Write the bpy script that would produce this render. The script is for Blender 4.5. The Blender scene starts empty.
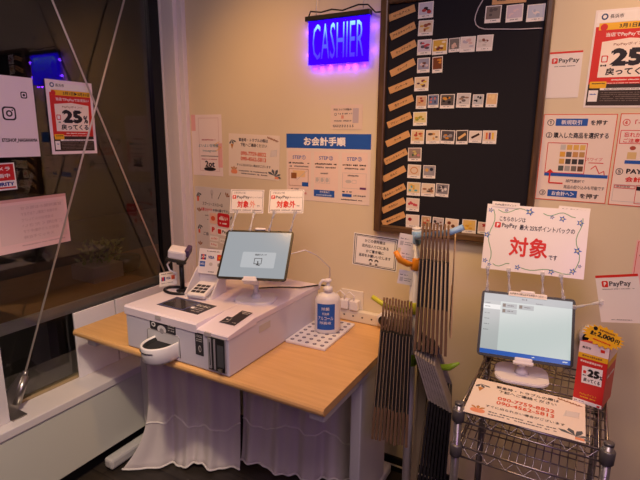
import bpy, bmesh, math, random
from mathutils import Vector, Matrix, Euler

COL = bpy.context.scene.collection
SC = bpy.context.scene
PI = math.pi
R = math.radians

# ------------------------------------------------------------------ camera
yaw, pitch, roll, FPX = 0.510140, 0.212344, 0.0096426, 481.8
cy_, sy_ = math.cos(yaw), math.sin(yaw)
fwd = Vector((-sy_ * math.cos(pitch), cy_ * math.cos(pitch), -math.sin(pitch)))
rt0 = Vector((cy_, sy_, 0)); up0 = rt0.cross(fwd)
rt = rt0 * math.cos(roll) + up0 * math.sin(roll)
up = up0 * math.cos(roll) - rt0 * math.sin(roll)
cam = bpy.data.cameras.new('camera'); cam.sensor_width = 36; cam.lens = FPX / 640 * 36
cam.clip_start = 0.02
co = bpy.data.objects.new('camera', cam); COL.objects.link(co)
mw = Matrix((rt, up, -fwd)).transposed().to_4x4(); mw.translation = (0, 0, 1.52)
co.matrix_world = mw
SC.camera = co

# ------------------------------------------------------------------ world, lights, exposure
W = bpy.data.worlds.new('world'); SC.world = W; W.use_nodes = True
W.node_tree.nodes['Background'].inputs[0].default_value = (0.30, 0.26, 0.30, 1)
W.node_tree.nodes['Background'].inputs[1].default_value = 0.03
SC.view_settings.view_transform = 'Standard'; SC.view_settings.look = 'None'
SC.view_settings.exposure = 0.0; SC.view_settings.gamma = 1.0
SC.view_settings.use_curve_mapping = False
SC.cycles.use_denoising = True
SC.cycles.max_bounces = 8
SC.cycles.sample_clamp_indirect = 4


def light(kind, name, loc, target, energy, color, **kw):
    l = bpy.data.lights.new(name, kind); l.energy = energy; l.color = color
    for k, v in kw.items(): setattr(l, k, v)
    o = bpy.data.objects.new(name, l); COL.objects.link(o); o.location = loc
    o.rotation_euler = (Vector(target) - Vector(loc)).to_track_quat('-Z', 'Y').to_euler()
    return o


# soft ceiling lights of the shop
light('AREA', 'ceiling_lamp_soft', (-0.1, 0.2, 2.62), (-0.5, 1.0, 0), 24, (1.0, 0.74, 0.76), size=1.0)
light('AREA', 'ceiling_lamp_far', (0.7, -0.9, 2.5), (-1.6, 1.0, 0.3), 8, (1.0, 0.76, 0.82), size=0.9)
# warm downlights along the back wall
light('SPOT', 'downlight_spot', (-1.30, 1.05, 2.6), (-1.28, 1.9, 1.10), 46, (1.0, 0.50, 0.15), spot_size=R(80), spot_blend=1.0, shadow_soft_size=0.10)
light('SPOT', 'downlight_spot', (-0.62, 1.0, 2.6), (-0.62, 1.6, 0.6), 46, (1.0, 0.60, 0.26), spot_size=R(76), spot_blend=0.9, shadow_soft_size=0.06)
light('SPOT', 'downlight_spot', (0.45, 1.15, 2.6), (0.20, 1.9, 1.45), 50, (1.0, 0.57, 0.23), spot_size=R(80), spot_blend=1.0, shadow_soft_size=0.08)
light('SPOT', 'downlight_spot', (-0.55, 0.15, 2.6), (-1.82, 0.92, 0.15), 110, (1.0, 0.80, 0.54), spot_size=R(42), spot_blend=0.8, shadow_soft_size=0.06)
# a violet neon on the shop side of the room
light('AREA', 'violet_neon_lamp', (0.9, -0.6, 1.9), (-0.6, 1.4, 1.0), 4.5, (0.60, 0.22, 1.0), size=0.5)

# ------------------------------------------------------------------ materials
_M = {}


def mat(name, col, rough=0.5, metal=0.0, emit=None, estr=0.0, spec=0.5, trans=0.0, alpha=1.0, coat=0.0, bump=0.0, bscale=80.0, var=0.0, vscale=6.0, stretch=None, ior=1.45):
    if name in _M: return _M[name]
    m = bpy.data.materials.new(name); m.use_nodes = True
    nt = m.node_tree; b = nt.nodes['Principled BSDF']
    b.inputs['Base Color'].default_value = (*col, 1)
    b.inputs['Roughness'].default_value = rough
    b.inputs['Metallic'].default_value = metal
    b.inputs['Specular IOR Level'].default_value = spec
    b.inputs['Transmission Weight'].default_value = trans
    b.inputs['Alpha'].default_value = alpha
    b.inputs['Coat Weight'].default_value = coat
    b.inputs['Coat Roughness'].default_value = 0.12
    b.inputs['IOR'].default_value = ior
    if emit: b.inputs['Emission Color'].default_value = (*emit, 1); b.inputs['Emission Strength'].default_value = estr
    if bump or var:
        tc = nt.nodes.new('ShaderNodeTexCoord'); src = tc.outputs['Object']
        if stretch:
            mp = nt.nodes.new('ShaderNodeMapping'); mp.inputs['Scale'].default_value = stretch
            nt.links.new(src, mp.inputs['Vector']); src = mp.outputs['Vector']
        n = nt.nodes.new('ShaderNodeTexNoise'); n.inputs['Detail'].default_value = 5
        n.inputs['Scale'].default_value = bscale if bump else vscale
        nt.links.new(src, n.inputs['Vector'])
        if bump:
            bp = nt.nodes.new('ShaderNodeBump'); bp.inputs['Strength'].default_value = bump; bp.inputs['Distance'].default_value = 0.002
            nt.links.new(n.outputs['Fac'], bp.inputs['Height']); nt.links.new(bp.outputs['Normal'], b.inputs['Normal'])
        if var:
            n2 = nt.nodes.new('ShaderNodeTexNoise'); n2.inputs['Scale'].default_value = vscale; n2.inputs['Detail'].default_value = 4
            nt.links.new(src, n2.inputs['Vector'])
            rp = nt.nodes.new('ShaderNodeValToRGB')
            rp.color_ramp.elements[0].position = 0.3; rp.color_ramp.elements[1].position = 0.7
            rp.color_ramp.elements[0].color = (*[c * (1 - var) for c in col], 1)
            rp.color_ramp.elements[1].color = (*[min(1, c * (1 + var * 0.6)) for c in col], 1)
            nt.links.new(n2.outputs['Fac'], rp.inputs['Fac']); nt.links.new(rp.outputs['Color'], b.inputs['Base Color'])
    _M[name] = m
    return m


def srgb(r, g, b):
    f = lambda c: (c / 255) / 12.92 if c / 255 <= 0.04045 else ((c / 255 + 0.055) / 1.055) ** 2.4
    return (f(r), f(g), f(b))


def ink(r, g, b):
    return mat('ink_%d_%d_%d' % (r, g, b), srgb(r, g, b), 0.45, spec=0.3)


def wood(name, c1, c2, scale, rough, stretch):
    if name in _M: return _M[name]
    m = bpy.data.materials.new(name); m.use_nodes = True; nt = m.node_tree; b = nt.nodes['Principled BSDF']
    tc = nt.nodes.new('ShaderNodeTexCoord'); mp = nt.nodes.new('ShaderNodeMapping'); mp.inputs['Scale'].default_value = stretch
    n = nt.nodes.new('ShaderNodeTexNoise'); n.inputs['Scale'].default_value = scale; n.inputs['Detail'].default_value = 8; n.inputs['Roughness'].default_value = 0.6
    rp = nt.nodes.new('ShaderNodeValToRGB'); rp.color_ramp.elements[0].color = (*c1, 1); rp.color_ramp.elements[1].color = (*c2, 1)
    rp.color_ramp.elements[0].position = 0.3; rp.color_ramp.elements[1].position = 0.72
    nt.links.new(tc.outputs['Object'], mp.inputs['Vector']); nt.links.new(mp.outputs['Vector'], n.inputs['Vector'])
    nt.links.new(n.outputs['Fac'], rp.inputs['Fac']); nt.links.new(rp.outputs['Color'], b.inputs['Base Color'])
    b.inputs['Roughness'].default_value = rough
    _M[name] = m
    return m


def plank_floor():
    m = bpy.data.materials.new('dark_plank_floor'); m.use_nodes = True; nt = m.node_tree; b = nt.nodes['Principled BSDF']
    tc = nt.nodes.new('ShaderNodeTexCoord'); br = nt.nodes.new('ShaderNodeTexBrick')
    br.inputs['Scale'].default_value = 1; br.inputs['Brick Width'].default_value = 1.2; br.inputs['Row Height'].default_value = 0.15
    br.inputs['Mortar Size'].default_value = 0.002
    br.inputs['Color1'].default_value = (0.028, 0.021, 0.016, 1); br.inputs['Color2'].default_value = (0.040, 0.031, 0.024, 1); br.inputs['Mortar'].default_value = (0.008, 0.006, 0.005, 1)
    mp = nt.nodes.new('ShaderNodeMapping'); mp.inputs['Scale'].default_value = (2.5, 30, 1)
    n = nt.nodes.new('ShaderNodeTexNoise'); n.inputs['Scale'].default_value = 2; n.inputs['Detail'].default_value = 6
    mx = nt.nodes.new('ShaderNodeMixRGB'); mx.blend_type = 'OVERLAY'; mx.inputs['Fac'].default_value = 0.7
    L = nt.links.new
    L(tc.outputs['Object'], br.inputs['Vector']); L(tc.outputs['Object'], mp.inputs['Vector']); L(mp.outputs['Vector'], n.inputs['Vector'])
    L(br.outputs['Color'], mx.inputs['Color1']); L(n.outputs['Fac'], mx.inputs['Color2']); L(mx.outputs['Color'], b.inputs['Base Color'])
    b.inputs['Roughness'].default_value = 0.45
    return m


M_wall = mat('cream_wall_paint', srgb(222, 207, 176), 0.7, bump=0.10, bscale=220, var=0.03, vscale=2.5)
M_low = mat('grey_white_panel', srgb(214, 214, 200), 0.45)
M_sill = mat('white_sill', srgb(226, 218, 216), 0.35)
M_pillar = mat('white_jamb', srgb(226, 219, 216), 0.45)
M_black = mat('black_plastic', srgb(26, 25, 28), 0.4)
M_frameblack = mat('black_aluminium', srgb(22, 24, 28), 0.35, 0.3)
M_white = mat('white_plastic', srgb(232, 228, 230), 0.35)
M_offwhite = mat('ivory_plastic', srgb(226, 218, 204), 0.4)
M_steel = mat('steel', srgb(170, 165, 160), 0.3, 0.9)
M_chrome = mat('chrome_wire', srgb(160, 150, 150), 0.33, 0.9)
M_postgrey = mat('grey_rack_tube', srgb(160, 154, 150), 0.3, 0.75)
M_paper = mat('white_laminate', srgb(240, 232, 226), 0.28, coat=0.15)
M_card = mat('white_card', srgb(238, 230, 222), 0.5)
M_clear = mat('clear_acrylic', (0.95, 0.95, 0.97), 0.15, trans=0.35, alpha=0.7)
M_table = wood('beech_top', srgb(212, 164, 104), srgb(226, 180, 120), 4, 0.32, (1.0, 14, 14))
M_cloth = mat('sheer_white_cloth', srgb(222, 212, 208), 0.9, bump=0.25, bscale=900)

# ------------------------------------------------------------------ mesh helpers


class MB:
    def __init__(s):
        s.v = []; s.f = []; s.mi = []; s.sm = []; s.mats = []; s.xf = Matrix()

    def midx(s, m):
        if m not in s.mats: s.mats.append(m)
        return s.mats.index(m)

    def add(s, vs, fs, m, smooth=False, xf=None):
        o = len(s.v); X = s.xf @ xf if xf is not None else s.xf; k = s.midx(m)
        s.v += [X @ Vector(p) for p in vs]
        for f in fs: s.f.append([o + i for i in f]); s.mi.append(k); s.sm.append(smooth)
        return s

    def addbm(s, bm, m, smooth=False, xf=None):
        bm.verts.index_update()
        s.add([v.co.copy() for v in bm.verts], [[v.index for v in f.verts] for f in bm.faces], m, smooth, xf); bm.free(); return s

    def box(s, x0, x1, y0, y1, z0, z1, m, bevel=0.0, seg=2, xf=None):
        bm = bmesh.new()
        bmesh.ops.create_cube(bm, size=1)
        for v in bm.verts:
            v.co = Vector((x0 + (v.co.x + .5) * (x1 - x0), y0 + (v.co.y + .5) * (y1 - y0), z0 + (v.co.z + .5) * (z1 - z0)))
        if bevel: bmesh.ops.bevel(bm, geom=bm.edges[:], offset=bevel, segments=seg, profile=0.5, affect='EDGES')
        return s.addbm(bm, m, False, xf)

    def tube(s, pts, r, m, seg=8, closed=False, cap=True):
        pts = [Vector(p) for p in pts]; n = len(pts); rs = r if isinstance(r, (list, tuple)) else [r] * n
        vs = []; fs = []; prev = None
        for i, p in enumerate(pts):
            if closed: t = pts[(i + 1) % n] - pts[i - 1]
            else: t = pts[min(i + 1, n - 1)] - pts[max(i - 1, 0)]
            t.normalize()
            if prev is None:
                a = Vector((0, 0, 1)) if abs(t.z) < .9 else Vector((1, 0, 0))
                u = t.cross(a).normalized()
            else: u = (prev - t * prev.dot(t)).normalized()
            prev = u; w = t.cross(u)
            for k in range(seg):
                an = 2 * PI * k / seg
                vs.append(p + (u * math.cos(an) + w * math.sin(an)) * rs[i])
        for i in range(n if closed else n - 1):
            j = (i + 1) % n
            for k in range(seg):
                l = (k + 1) % seg
                fs.append((i * seg + k, i * seg + l, j * seg + l, j * seg + k))
        if cap and not closed:
            fs.append(tuple(range(seg))[::-1]); fs.append(tuple((n - 1) * seg + k for k in range(seg)))
        return s.add(vs, fs, m, True)

    def lathe(s, prof, c, m, seg=24, sx=1.0, sy=1.0, smooth=True, xf=None):
        vs = []; fs = []; n = len(prof)
        for (r, z) in prof:
            for k in range(seg):
                a = 2 * PI * k / seg
                vs.append((c[0] + r * sx * math.cos(a), c[1] + r * sy * math.sin(a), c[2] + z))
        for i in range(n - 1):
            for k in range(seg):
                l = (k + 1) % seg
                fs.append((i * seg + k, i * seg + l, (i + 1) * seg + l, (i + 1) * seg + k))
        fs.append(tuple(range(seg))[::-1]); fs.append(tuple((n - 1) * seg + k for k in range(seg)))
        return s.add(vs, fs, m, smooth, xf)

    def prism(s, poly, z0, z1, m, xf=None):
        n = len(poly)
        vs = [(p[0], p[1], z0) for p in poly] + [(p[0], p[1], z1) for p in poly]
        fs = [tuple(range(n))[::-1], tuple(range(n, 2 * n))] + [(i, (i + 1) % n, n + (i + 1) % n, n + i) for i in range(n)]
        return s.add(vs, fs, m, False, xf)

    def build(s, name, parent=None, world=True, origin=None):
        vs = s.v
        if parent is not None and world:
            inv = root_mat(parent).inverted(); vs = [inv @ p for p in vs]
        if origin is not None: vs = [p - Vector(origin) for p in vs]
        me = bpy.data.meshes.new(name); me.from_pydata([tuple(p) for p in vs], [], s.f)
        for m in s.mats: me.materials.append(m)
        me.polygons.foreach_set('material_index', s.mi); me.polygons.foreach_set('use_smooth', s.sm); me.update()
        o = bpy.data.objects.new(name, me); COL.objects.link(o)
        if parent is not None: o.parent = parent
        if origin is not None: o.location = origin
        return o


def root_mat(o):
    m = o.matrix_basis.copy()
    while o.parent: o = o.parent; m = o.matrix_basis @ m
    return m


def tag(o, label, cat, group=None, kind=None):
    if label: o['label'] = label
    if cat: o['category'] = cat
    if group: o['group'] = group
    if kind: o['kind'] = kind
    return o


def thing(name, label, cat, loc=(0, 0, 0), rot=(0, 0, 0), group=None):
    o = bpy.data.objects.new(name, None); COL.objects.link(o); o.empty_display_size = .05
    o.location = loc; o.rotation_euler = rot
    return tag(o, label, cat, group)


def struct(name, mb):
    o = mb.build(name); o['kind'] = 'structure'; return o


def dup(root, loc, rot, label, group=None):
    r = root.copy(); COL.objects.link(r); r.location = loc; r.rotation_euler = rot; r['label'] = label
    if group: r['group'] = group
    for ch in list(root.children):
        c = ch.copy(); COL.objects.link(c); c.parent = r
        for g in list(ch.children):
            d = g.copy(); COL.objects.link(d); d.parent = c
    return r


_T = {}


def text_mesh(st, bold):
    k = (st, bold)
    if k in _T: return _T[k]
    c = bpy.data.curves.new('glyphs', 'FONT'); c.body = st; c.resolution_u = 2; c.offset = bold
    o = bpy.data.objects.new('glyphs', c); COL.objects.link(o)
    dg = bpy.context.evaluated_depsgraph_get()
    me = bpy.data.meshes.new_from_object(o.evaluated_get(dg))
    vs = [(v.co.x, v.co.y) for v in me.vertices]; fs = [tuple(p.vertices) for p in me.polygons]
    bpy.data.objects.remove(o); bpy.data.curves.remove(c); bpy.data.meshes.remove(me)
    _T[k] = (vs, fs); return _T[k]


class Sheet:
    """flat printed thing: design units DW x DH, y down from the top left; real size w x h metres, lies in local XY facing +Z"""
    def __init__(s, w, h, DW, DH, base=None, th=0.0008, corner=0.0):
        s.w, s.h, s.DW, s.DH = w, h, DW, DH; s.mb = MB(); s.th = th; s.rng = random.Random(int(w * 1e4) + int(h * 1e5))
        s.cnt = 0
        if base is not False: s.mb.box(-w / 2, w / 2, -h / 2, h / 2, 0, th, base or M_paper)

    def P(s, x, y): return ((x / s.DW - .5) * s.w, (.5 - y / s.DH) * s.h)

    def poly(s, pts, m, layer=1):
        q = [s.P(*p) for p in pts]
        a = sum(q[i][0] * q[(i + 1) % len(q)][1] - q[(i + 1) % len(q)][0] * q[i][1] for i in range(len(q)))
        if a < 0: q = q[::-1]
        s.cnt += 1; z = s.th + 0.00025 * layer + 2e-6 * min(s.cnt, 110)
        s.mb.add([(x, y, z) for x, y in q], [tuple(range(len(q)))], m); return s

    def rect(s, x0, y0, x1, y1, m, layer=1): return s.poly([(x0, y0), (x1, y0), (x1, y1), (x0, y1)], m, layer)

    def ell(s, cx, cy, rx, ry, m, layer=1, n=20): return s.poly([(cx + rx * math.cos(2 * PI * i / n), cy + ry * math.sin(2 * PI * i / n)) for i in range(n)], m, layer)

    def rrect(s, x0, y0, x1, y1, r, m, layer=1):
        p = []
        for cx, cy, a0 in ((x1 - r, y1 - r, 0), (x0 + r, y1 - r, 90), (x0 + r, y0 + r, 180), (x1 - r, y0 + r, 270)):
            for k in range(5): a = R(a0 + k * 22.5); p.append((cx + r * math.cos(a), cy + r * math.sin(a)))
        return s.poly(p, m, layer)

    def frame(s, x0, y0, x1, y1, t, m, layer=1):
        s.rect(x0, y0, x1, y0 + t, m, layer); s.rect(x0, y1 - t, x1, y1, m, layer)
        s.rect(x0, y0 + t, x0 + t, y1 - t, m, layer); return s.rect(x1 - t, y0 + t, x1, y1 - t, m, layer)

    def line(s, pts, t, m, layer=1):
        for (x0, y0), (x1, y1) in zip(pts[:-1], pts[1:]):
            l = math.hypot(x1 - x0, y1 - y0) or 1e-6; nx, ny = -(y1 - y0) / l * t / 2, (x1 - x0) / l * t / 2
            s.poly([(x0 + nx, y0 + ny), (x1 + nx, y1 + ny), (x1 - nx, y1 - ny), (x0 - nx, y0 - ny)], m, layer)
        return s

    def text(s, st, x0, y0, x1, y1, m, bold=0.015, layer=2, rot=0, mirror=False):
        vs, fs = text_mesh(st, 0.0)
        if not vs: return s
        if bold > 0:      # heavier strokes: the same glyphs laid again a hair to each side
            n0 = len(vs); k_ = bold * 1.3; V = []; F_ = []
            for j, (du, dv) in enumerate(((0, 0), (k_, 0), (-k_, 0), (0, k_), (0, -k_))):
                V += [(x + du, y + dv) for x, y in vs]; F_ += [tuple(i + j * n0 for i in f) for f in fs]
            vs, fs = V, F_
        xs = [v[0] for v in vs]; ys = [v[1] for v in vs]; ax, bx, ay, by = min(xs), max(xs), min(ys), max(ys)
        q = []
        s.cnt += 1; cx, cy = (x0 + x1) / 2, (y0 + y1) / 2; c_, s_ = math.cos(R(rot)), math.sin(R(rot))
        for x, y in vs:
            u = (x - ax) / (bx - ax); v = (by - y) / (by - ay)
            if mirror: u = 1 - u
            X = x0 + u * (x1 - x0); Y = y0 + v * (y1 - y0)
            dx, dy = X - cx, Y - cy; X, Y = cx + c_ * dx - s_ * dy, cy + s_ * dx + c_ * dy
            q.append((*s.P(X, Y), s.th + .00025 * layer + 2e-6 * min(s.cnt, 110) + 6e-6 * (len(q) // max(1, len(vs) // 5))))
        s.mb.add(q, [f[::-1] for f in fs] if mirror else fs, m); return s

    def fine(s, x0, y0, x1, y1, m, layer=2):
        """a row of print too fine to read"""
        x = x0; h = y1 - y0
        while x < x1:
            w = h * s.rng.uniform(.5, 1.1)
            if s.rng.random() < .88: s.rect(x, y0 + h * s.rng.uniform(0, .25), min(x + w * .8, x1), y1 - h * s.rng.uniform(0, .25), m, layer)
            x += w
        return s

    def build(s, name, matrix, label, cat, group=None, parent=None):
        o = s.mb.build(name)
        if parent is not None:
            o.parent = parent; o.matrix_basis = root_mat(parent).inverted() @ matrix
        else:
            o.matrix_basis = matrix; tag(o, label, cat, group)
        return o


WY = 1.8995


def on_wall(x, z, tilt=0, y=WY): return Matrix.Translation((x, y, z)) @ Matrix.Rotation(R(tilt), 4, 'Y') @ Matrix.Rotation(PI / 2, 4, 'X')


def on_glass(y, z, tilt=0, x=-1.9745): return Matrix.Translation((x, y, z)) @ Matrix.Rotation(R(tilt), 4, 'X') @ Euler((PI / 2, 0, PI / 2)).to_matrix().to_4x4()


def pose(x, y, z, rx, ry, rz): return Matrix.Translation((x, y, z)) @ Euler((R(rx), R(ry), R(rz))).to_matrix().to_4x4()


K = ink(38, 34, 36); RED = ink(214, 52, 40); BLUE = ink(44, 92, 178); GREY = ink(120, 114, 112); ORG = ink(222, 96, 60)
YEL = ink(240, 186, 40); PINKW = ink(244, 214, 204); LGREY = ink(196, 190, 186); BRN = ink(150, 96, 54); WHT = ink(246, 242, 238)


def pay_logo(s, x, y, h, name_w, layer=2):
    """red rounded square with a white P, then the word"""
    s.rrect(x, y, x + h, y + h, h * .18, RED, layer)
    s.text('P', x + h * .32, y + h * .18, x + h * .74, y + h * .84, WHT, .03, layer + 1)
    s.text('PayPay', x + h * 1.2, y + h * .08, x + h * 1.2 + name_w, y + h * 1.08, K, .012, layer)

# ================================================================== THE SETTING
fl = MB(); fl.box(-2.0, 2.2, -2.6, 2.0, -0.05, 0, plank_floor()); struct('floor', fl)
wb = MB(); wb.box(-2.0, 2.2, 1.9, 2.0, 0, 2.7, M_wall); struct('wall_back', wb)
wr = MB(); wr.box(2.2, 2.3, -2.6, 2.0, 0, 2.7, mat('dim_side_wall', srgb(150, 138, 124), .8, var=.05)); struct('wall_right', wr)
wf = MB(); wf.box(-2.0, 2.3, -2.7, -2.6, 0, 2.7, mat('dim_side_wall', (0, 0, 0))); struct('wall_front', wf)
ce = MB(); ce.box(-2.0, 2.3, -2.7, 2.0, 2.7, 2.75, mat('ceiling_paint', srgb(120, 108, 106), .9, var=.04)); struct('ceiling', ce)
wl = MB(); wl.box(-1.95, -1.822, -2.6, 1.9, 0.085, 0.385, M_low, .003); struct('wall_left', wl)
tk = MB(); tk.box(-1.95, -1.875, -2.6, 1.9, 0.0, 0.085, M_black); struct('trim_1', tk)
sl = MB(); sl.box(-1.968, -1.815, -2.6, 1.9, 0.385, 0.42, M_sill, .004); struct('trim_2', sl)
pj = MB()
pj.box(-1.995, -1.955, 1.845, 1.9, 0.42, 2.7, M_pillar, .003); pj.box(-1.955, -1.905, 1.852, 1.9, 0.42, 2.7, M_pillar, .003)
pj.box(-1.905, -1.868, 1.848, 1.9, 0.42, 2.7, M_pillar, .003); pj.box(-1.868, -1.836, 1.872, 1.9, 0.42, 2.7, M_pillar, .003)
struct('trim_3', pj)
pl = MB(); pl.box(-1.95, -1.868, 0.80, 0.884, 0.42, 2.7, M_sill, .003); struct('trim_4', pl)
bb = MB(); bb.box(-1.3, 2.2, 1.888, 1.9, 0.0, 0.072, M_black, .002); bb.box(-1.3, 2.2, 1.883, 1.888, 0.030, 0.036, M_offwhite); struct('baseboard_back', bb)

win = bpy.data.objects.new('window_1', None); COL.objects.link(win); win['kind'] = 'structure'
g = MB(); g.box(-1.984, -1.978, -2.6, 1.79, 0.432, 2.68, mat('window_glass', (1, 1, 1), 0.0, trans=1.0, ior=1.5)); g.build('pane', win)
f = MB()
f.box(-2.0, -1.962, 1.785, 1.845, 0.42, 2.68, M_frameblack, .002)
f.box(-1.992, -1.966, -2.6, 1.785, 0.42, 0.434, mat('brass_strip', srgb(190, 170, 130), .35, .6))
f.build('window_frame', win)

out = MB(); out.box(-8, -2.0, -4, 8, -0.05, 0.0, mat('outside_paving', srgb(74, 70, 66), .8, var=.15, vscale=3)); struct('ground_outside', out)
fo = MB(); fo.box(-8.1, -8.0, -4, 8, 0.0, 5, mat('dark_facade', srgb(46, 42, 38), .85, var=.2, vscale=1.5)); struct('wall_outside', fo)
# tile joints and the pale strip of the sill outside
ou = MB(); ou.box(-2.30, -2.0, -2.6, 1.9, 0.30, 0.395, mat('outside_sill', srgb(120, 112, 102), .7, var=.1)); struct('trim_5', ou)

# bench with a planter in the dark outside the window
light('AREA', 'bench_fill_light', (-4.2, 1.2, 3.6), (-2.6, 1.5, .4), 6, (1.0, .78, .55), size=.5)  # added fill light so the bench shows through the glass, no actual lamp there
bn = thing('bench', 'dim wooden bench with a pale front edge outside the window', 'bench', (-2.8, 1.6, 0))
b = MB(); b.box(-3.2, -2.46, .2, 3.4, .55, .60, wood('bench_wood', srgb(110, 76, 44), srgb(140, 98, 60), 5, .6, (12, 1, 12))); b.build('bench_top', bn)
b = MB(); b.box(-2.46, -2.44, .2, 3.4, .545, .602, mat('pale_edge', srgb(176, 172, 166), .5)); b.build('front_edge', bn)
for y in (.5, 1.8, 3.1):
    b = MB(); b.box(-3.1, -2.55, y - .03, y + .03, 0, .55, M_black, .003); b.build('leg', bn)
pt_ = thing('planter', 'small pale planter with a bushy plant on the bench outside', 'plant pot', (-2.75, 1.95, .601))
b = MB(); b.prism([(-2.86, 1.83), (-2.64, 1.83), (-2.64, 2.05), (-2.86, 2.05)], .601, .70, mat('planter_pale', srgb(150, 130, 116), .7)); b.build('planter_box', pt_)
rgp = random.Random(12); b = MB(); gm = mat('plant_leaf', srgb(130, 138, 84), .6, var=.3, vscale=20)
for k in range(160):
    a = rgp.uniform(0, 2 * PI); r_ = .11 * rgp.random() ** .5; c = Vector((-2.75 + r_ * math.cos(a), 1.97 + r_ * math.sin(a) * 1.2, .70 + rgp.uniform(0, .13)))
    d = Vector((rgp.uniform(-1, 1), rgp.uniform(-1, 1), rgp.uniform(.1, 1))).normalized() * .045; n_ = d.cross(Vector((rgp.random(), rgp.random(), .3))).normalized() * .012
    b.add([c, c + d * .5 + n_, c + d, c + d * .5 - n_], [(0, 1, 2, 3)], gm)
b.build('foliage', pt_)
b = MB(); b.lathe([(.07, 0), (.085, .02), (.09, .09), (.08, .10)], (-2.75, 2.17, .601), M_black, 20)
tag(b.build('pot', origin=(-2.75, 2.17, .601)), 'dark round pot beside the planter on the bench outside', 'pot')

# white boards standing along the window behind the table
for nm, a, b_, lab in (('panel', 1.236, 1.447, 'white upright board at the window, its free edge beside the dark glass'),
                       ('panel', 1.455, 1.843, 'white upright board at the window, next to the white corner pillar')):
    p = MB(); p.box(-1.958, -1.946, a, b_, .421, .735, M_white, .002)
    p.xf = Matrix()
    t = tag(p.build('window_board', origin=(-1.952, (a + b_) / 2, .421)), lab, 'board')

# steel corner bracket and crossed tension rods on the window
br = thing('rod_bracket', 'grey steel corner bracket on the white sill by the window', 'bracket', (-1.90, .93, .42))
b = MB(); b.box(-1.945, -1.86, .888, .945, .4205, .426, M_steel, .001); b.build('base_plate', br)
b = MB(); b.prism([(.895, .426), (.94, .426), (.965, .49), (.985, .565), (.968, .572), (.895, .51)], -1.925, -1.917, M_steel,
                  xf=Matrix(((0, 0, 1, 0), (1, 0, 0, 0), (0, 1, 0, 0), (0, 0, 0, 1)))); b.build('gusset', br)
b = MB(); b.tube([(-1.912, .935, .455), (-1.92, .985, .555)], .016, M_steel, 12); b.tube([(-1.92, .983, .55), (-1.92, .990, .575)], .010, M_steel, 12); b.build('clevis', br)
M_rod = mat('brushed_rod', srgb(214, 206, 198), .4, .6)
b = MB(); b.tube([(-1.92, .988, .57), (-1.92, 1.83, 2.66)], .0042, M_rod, 8)
rd = b.build('tension_rod', origin=(-1.92, .988, .57)); tag(rd, 'thin steel brace rod rising from the sill bracket up to the right', 'rod', 'crossed rods inside the window')
b = MB(); b.tube([(-1.9305, 1.025, 2.66), (-1.9305, 1.835, .60)], .0042, M_rod, 8)
rd = b.build('tension_rod', origin=(-1.9305, 1.835, .60)); tag(rd, 'thin steel brace rod descending behind the table to the corner pillar', 'rod', 'crossed rods inside the window')

# ================================================================== TABLE
tb = thing('desk', 'beech-topped desk with white legs against the back wall', 'desk', (-1.25, 1.52, 0))
b = MB()
prof = [(1.17, .678), (1.168, .686), (1.170, .694), (1.176, .7), (1.874, .7), (1.874, .672), (1.176, .672)]
b.prism(prof, -1.86, -.637, M_table, xf=Matrix(((0, 0, 1, 0), (1, 0, 0, 0), (0, 1, 0, 0), (0, 0, 0, 1)))); b.build('tabletop', tb)
M_leg = mat('white_powder_steel', srgb(205, 202, 198), .4)
b = MB(); b.box(-.700, -.645, 1.19, 1.85, .640, .672, M_leg, .004); b.box(-1.80, -1.745, 1.19, 1.85, .640, .672, M_leg, .004)
b.box(-1.80, -.66, 1.80, 1.83, .60, .672, M_leg, .002); b.build('underframe', tb)
for x, y0 in ((-.68, 1.505), (-1.790, 1.46)):
    b = MB(); b.box(x - .022, x + .022, y0, 1.775, .055, .64, M_leg, .005); b.build('leg', tb)
    b = MB(); b.box(x - .028, x + .028, 1.225 if x < -1 else 1.48, 1.86, .012, .062, M_leg, .012); b.build('foot', tb)
b = MB(); b.lathe([(.012, 0), (.016, .004), (.016, .012), (.006, .014)], (-1.79, 1.235, .656), M_white, 12); b.build('table_bolt', tb)

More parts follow.
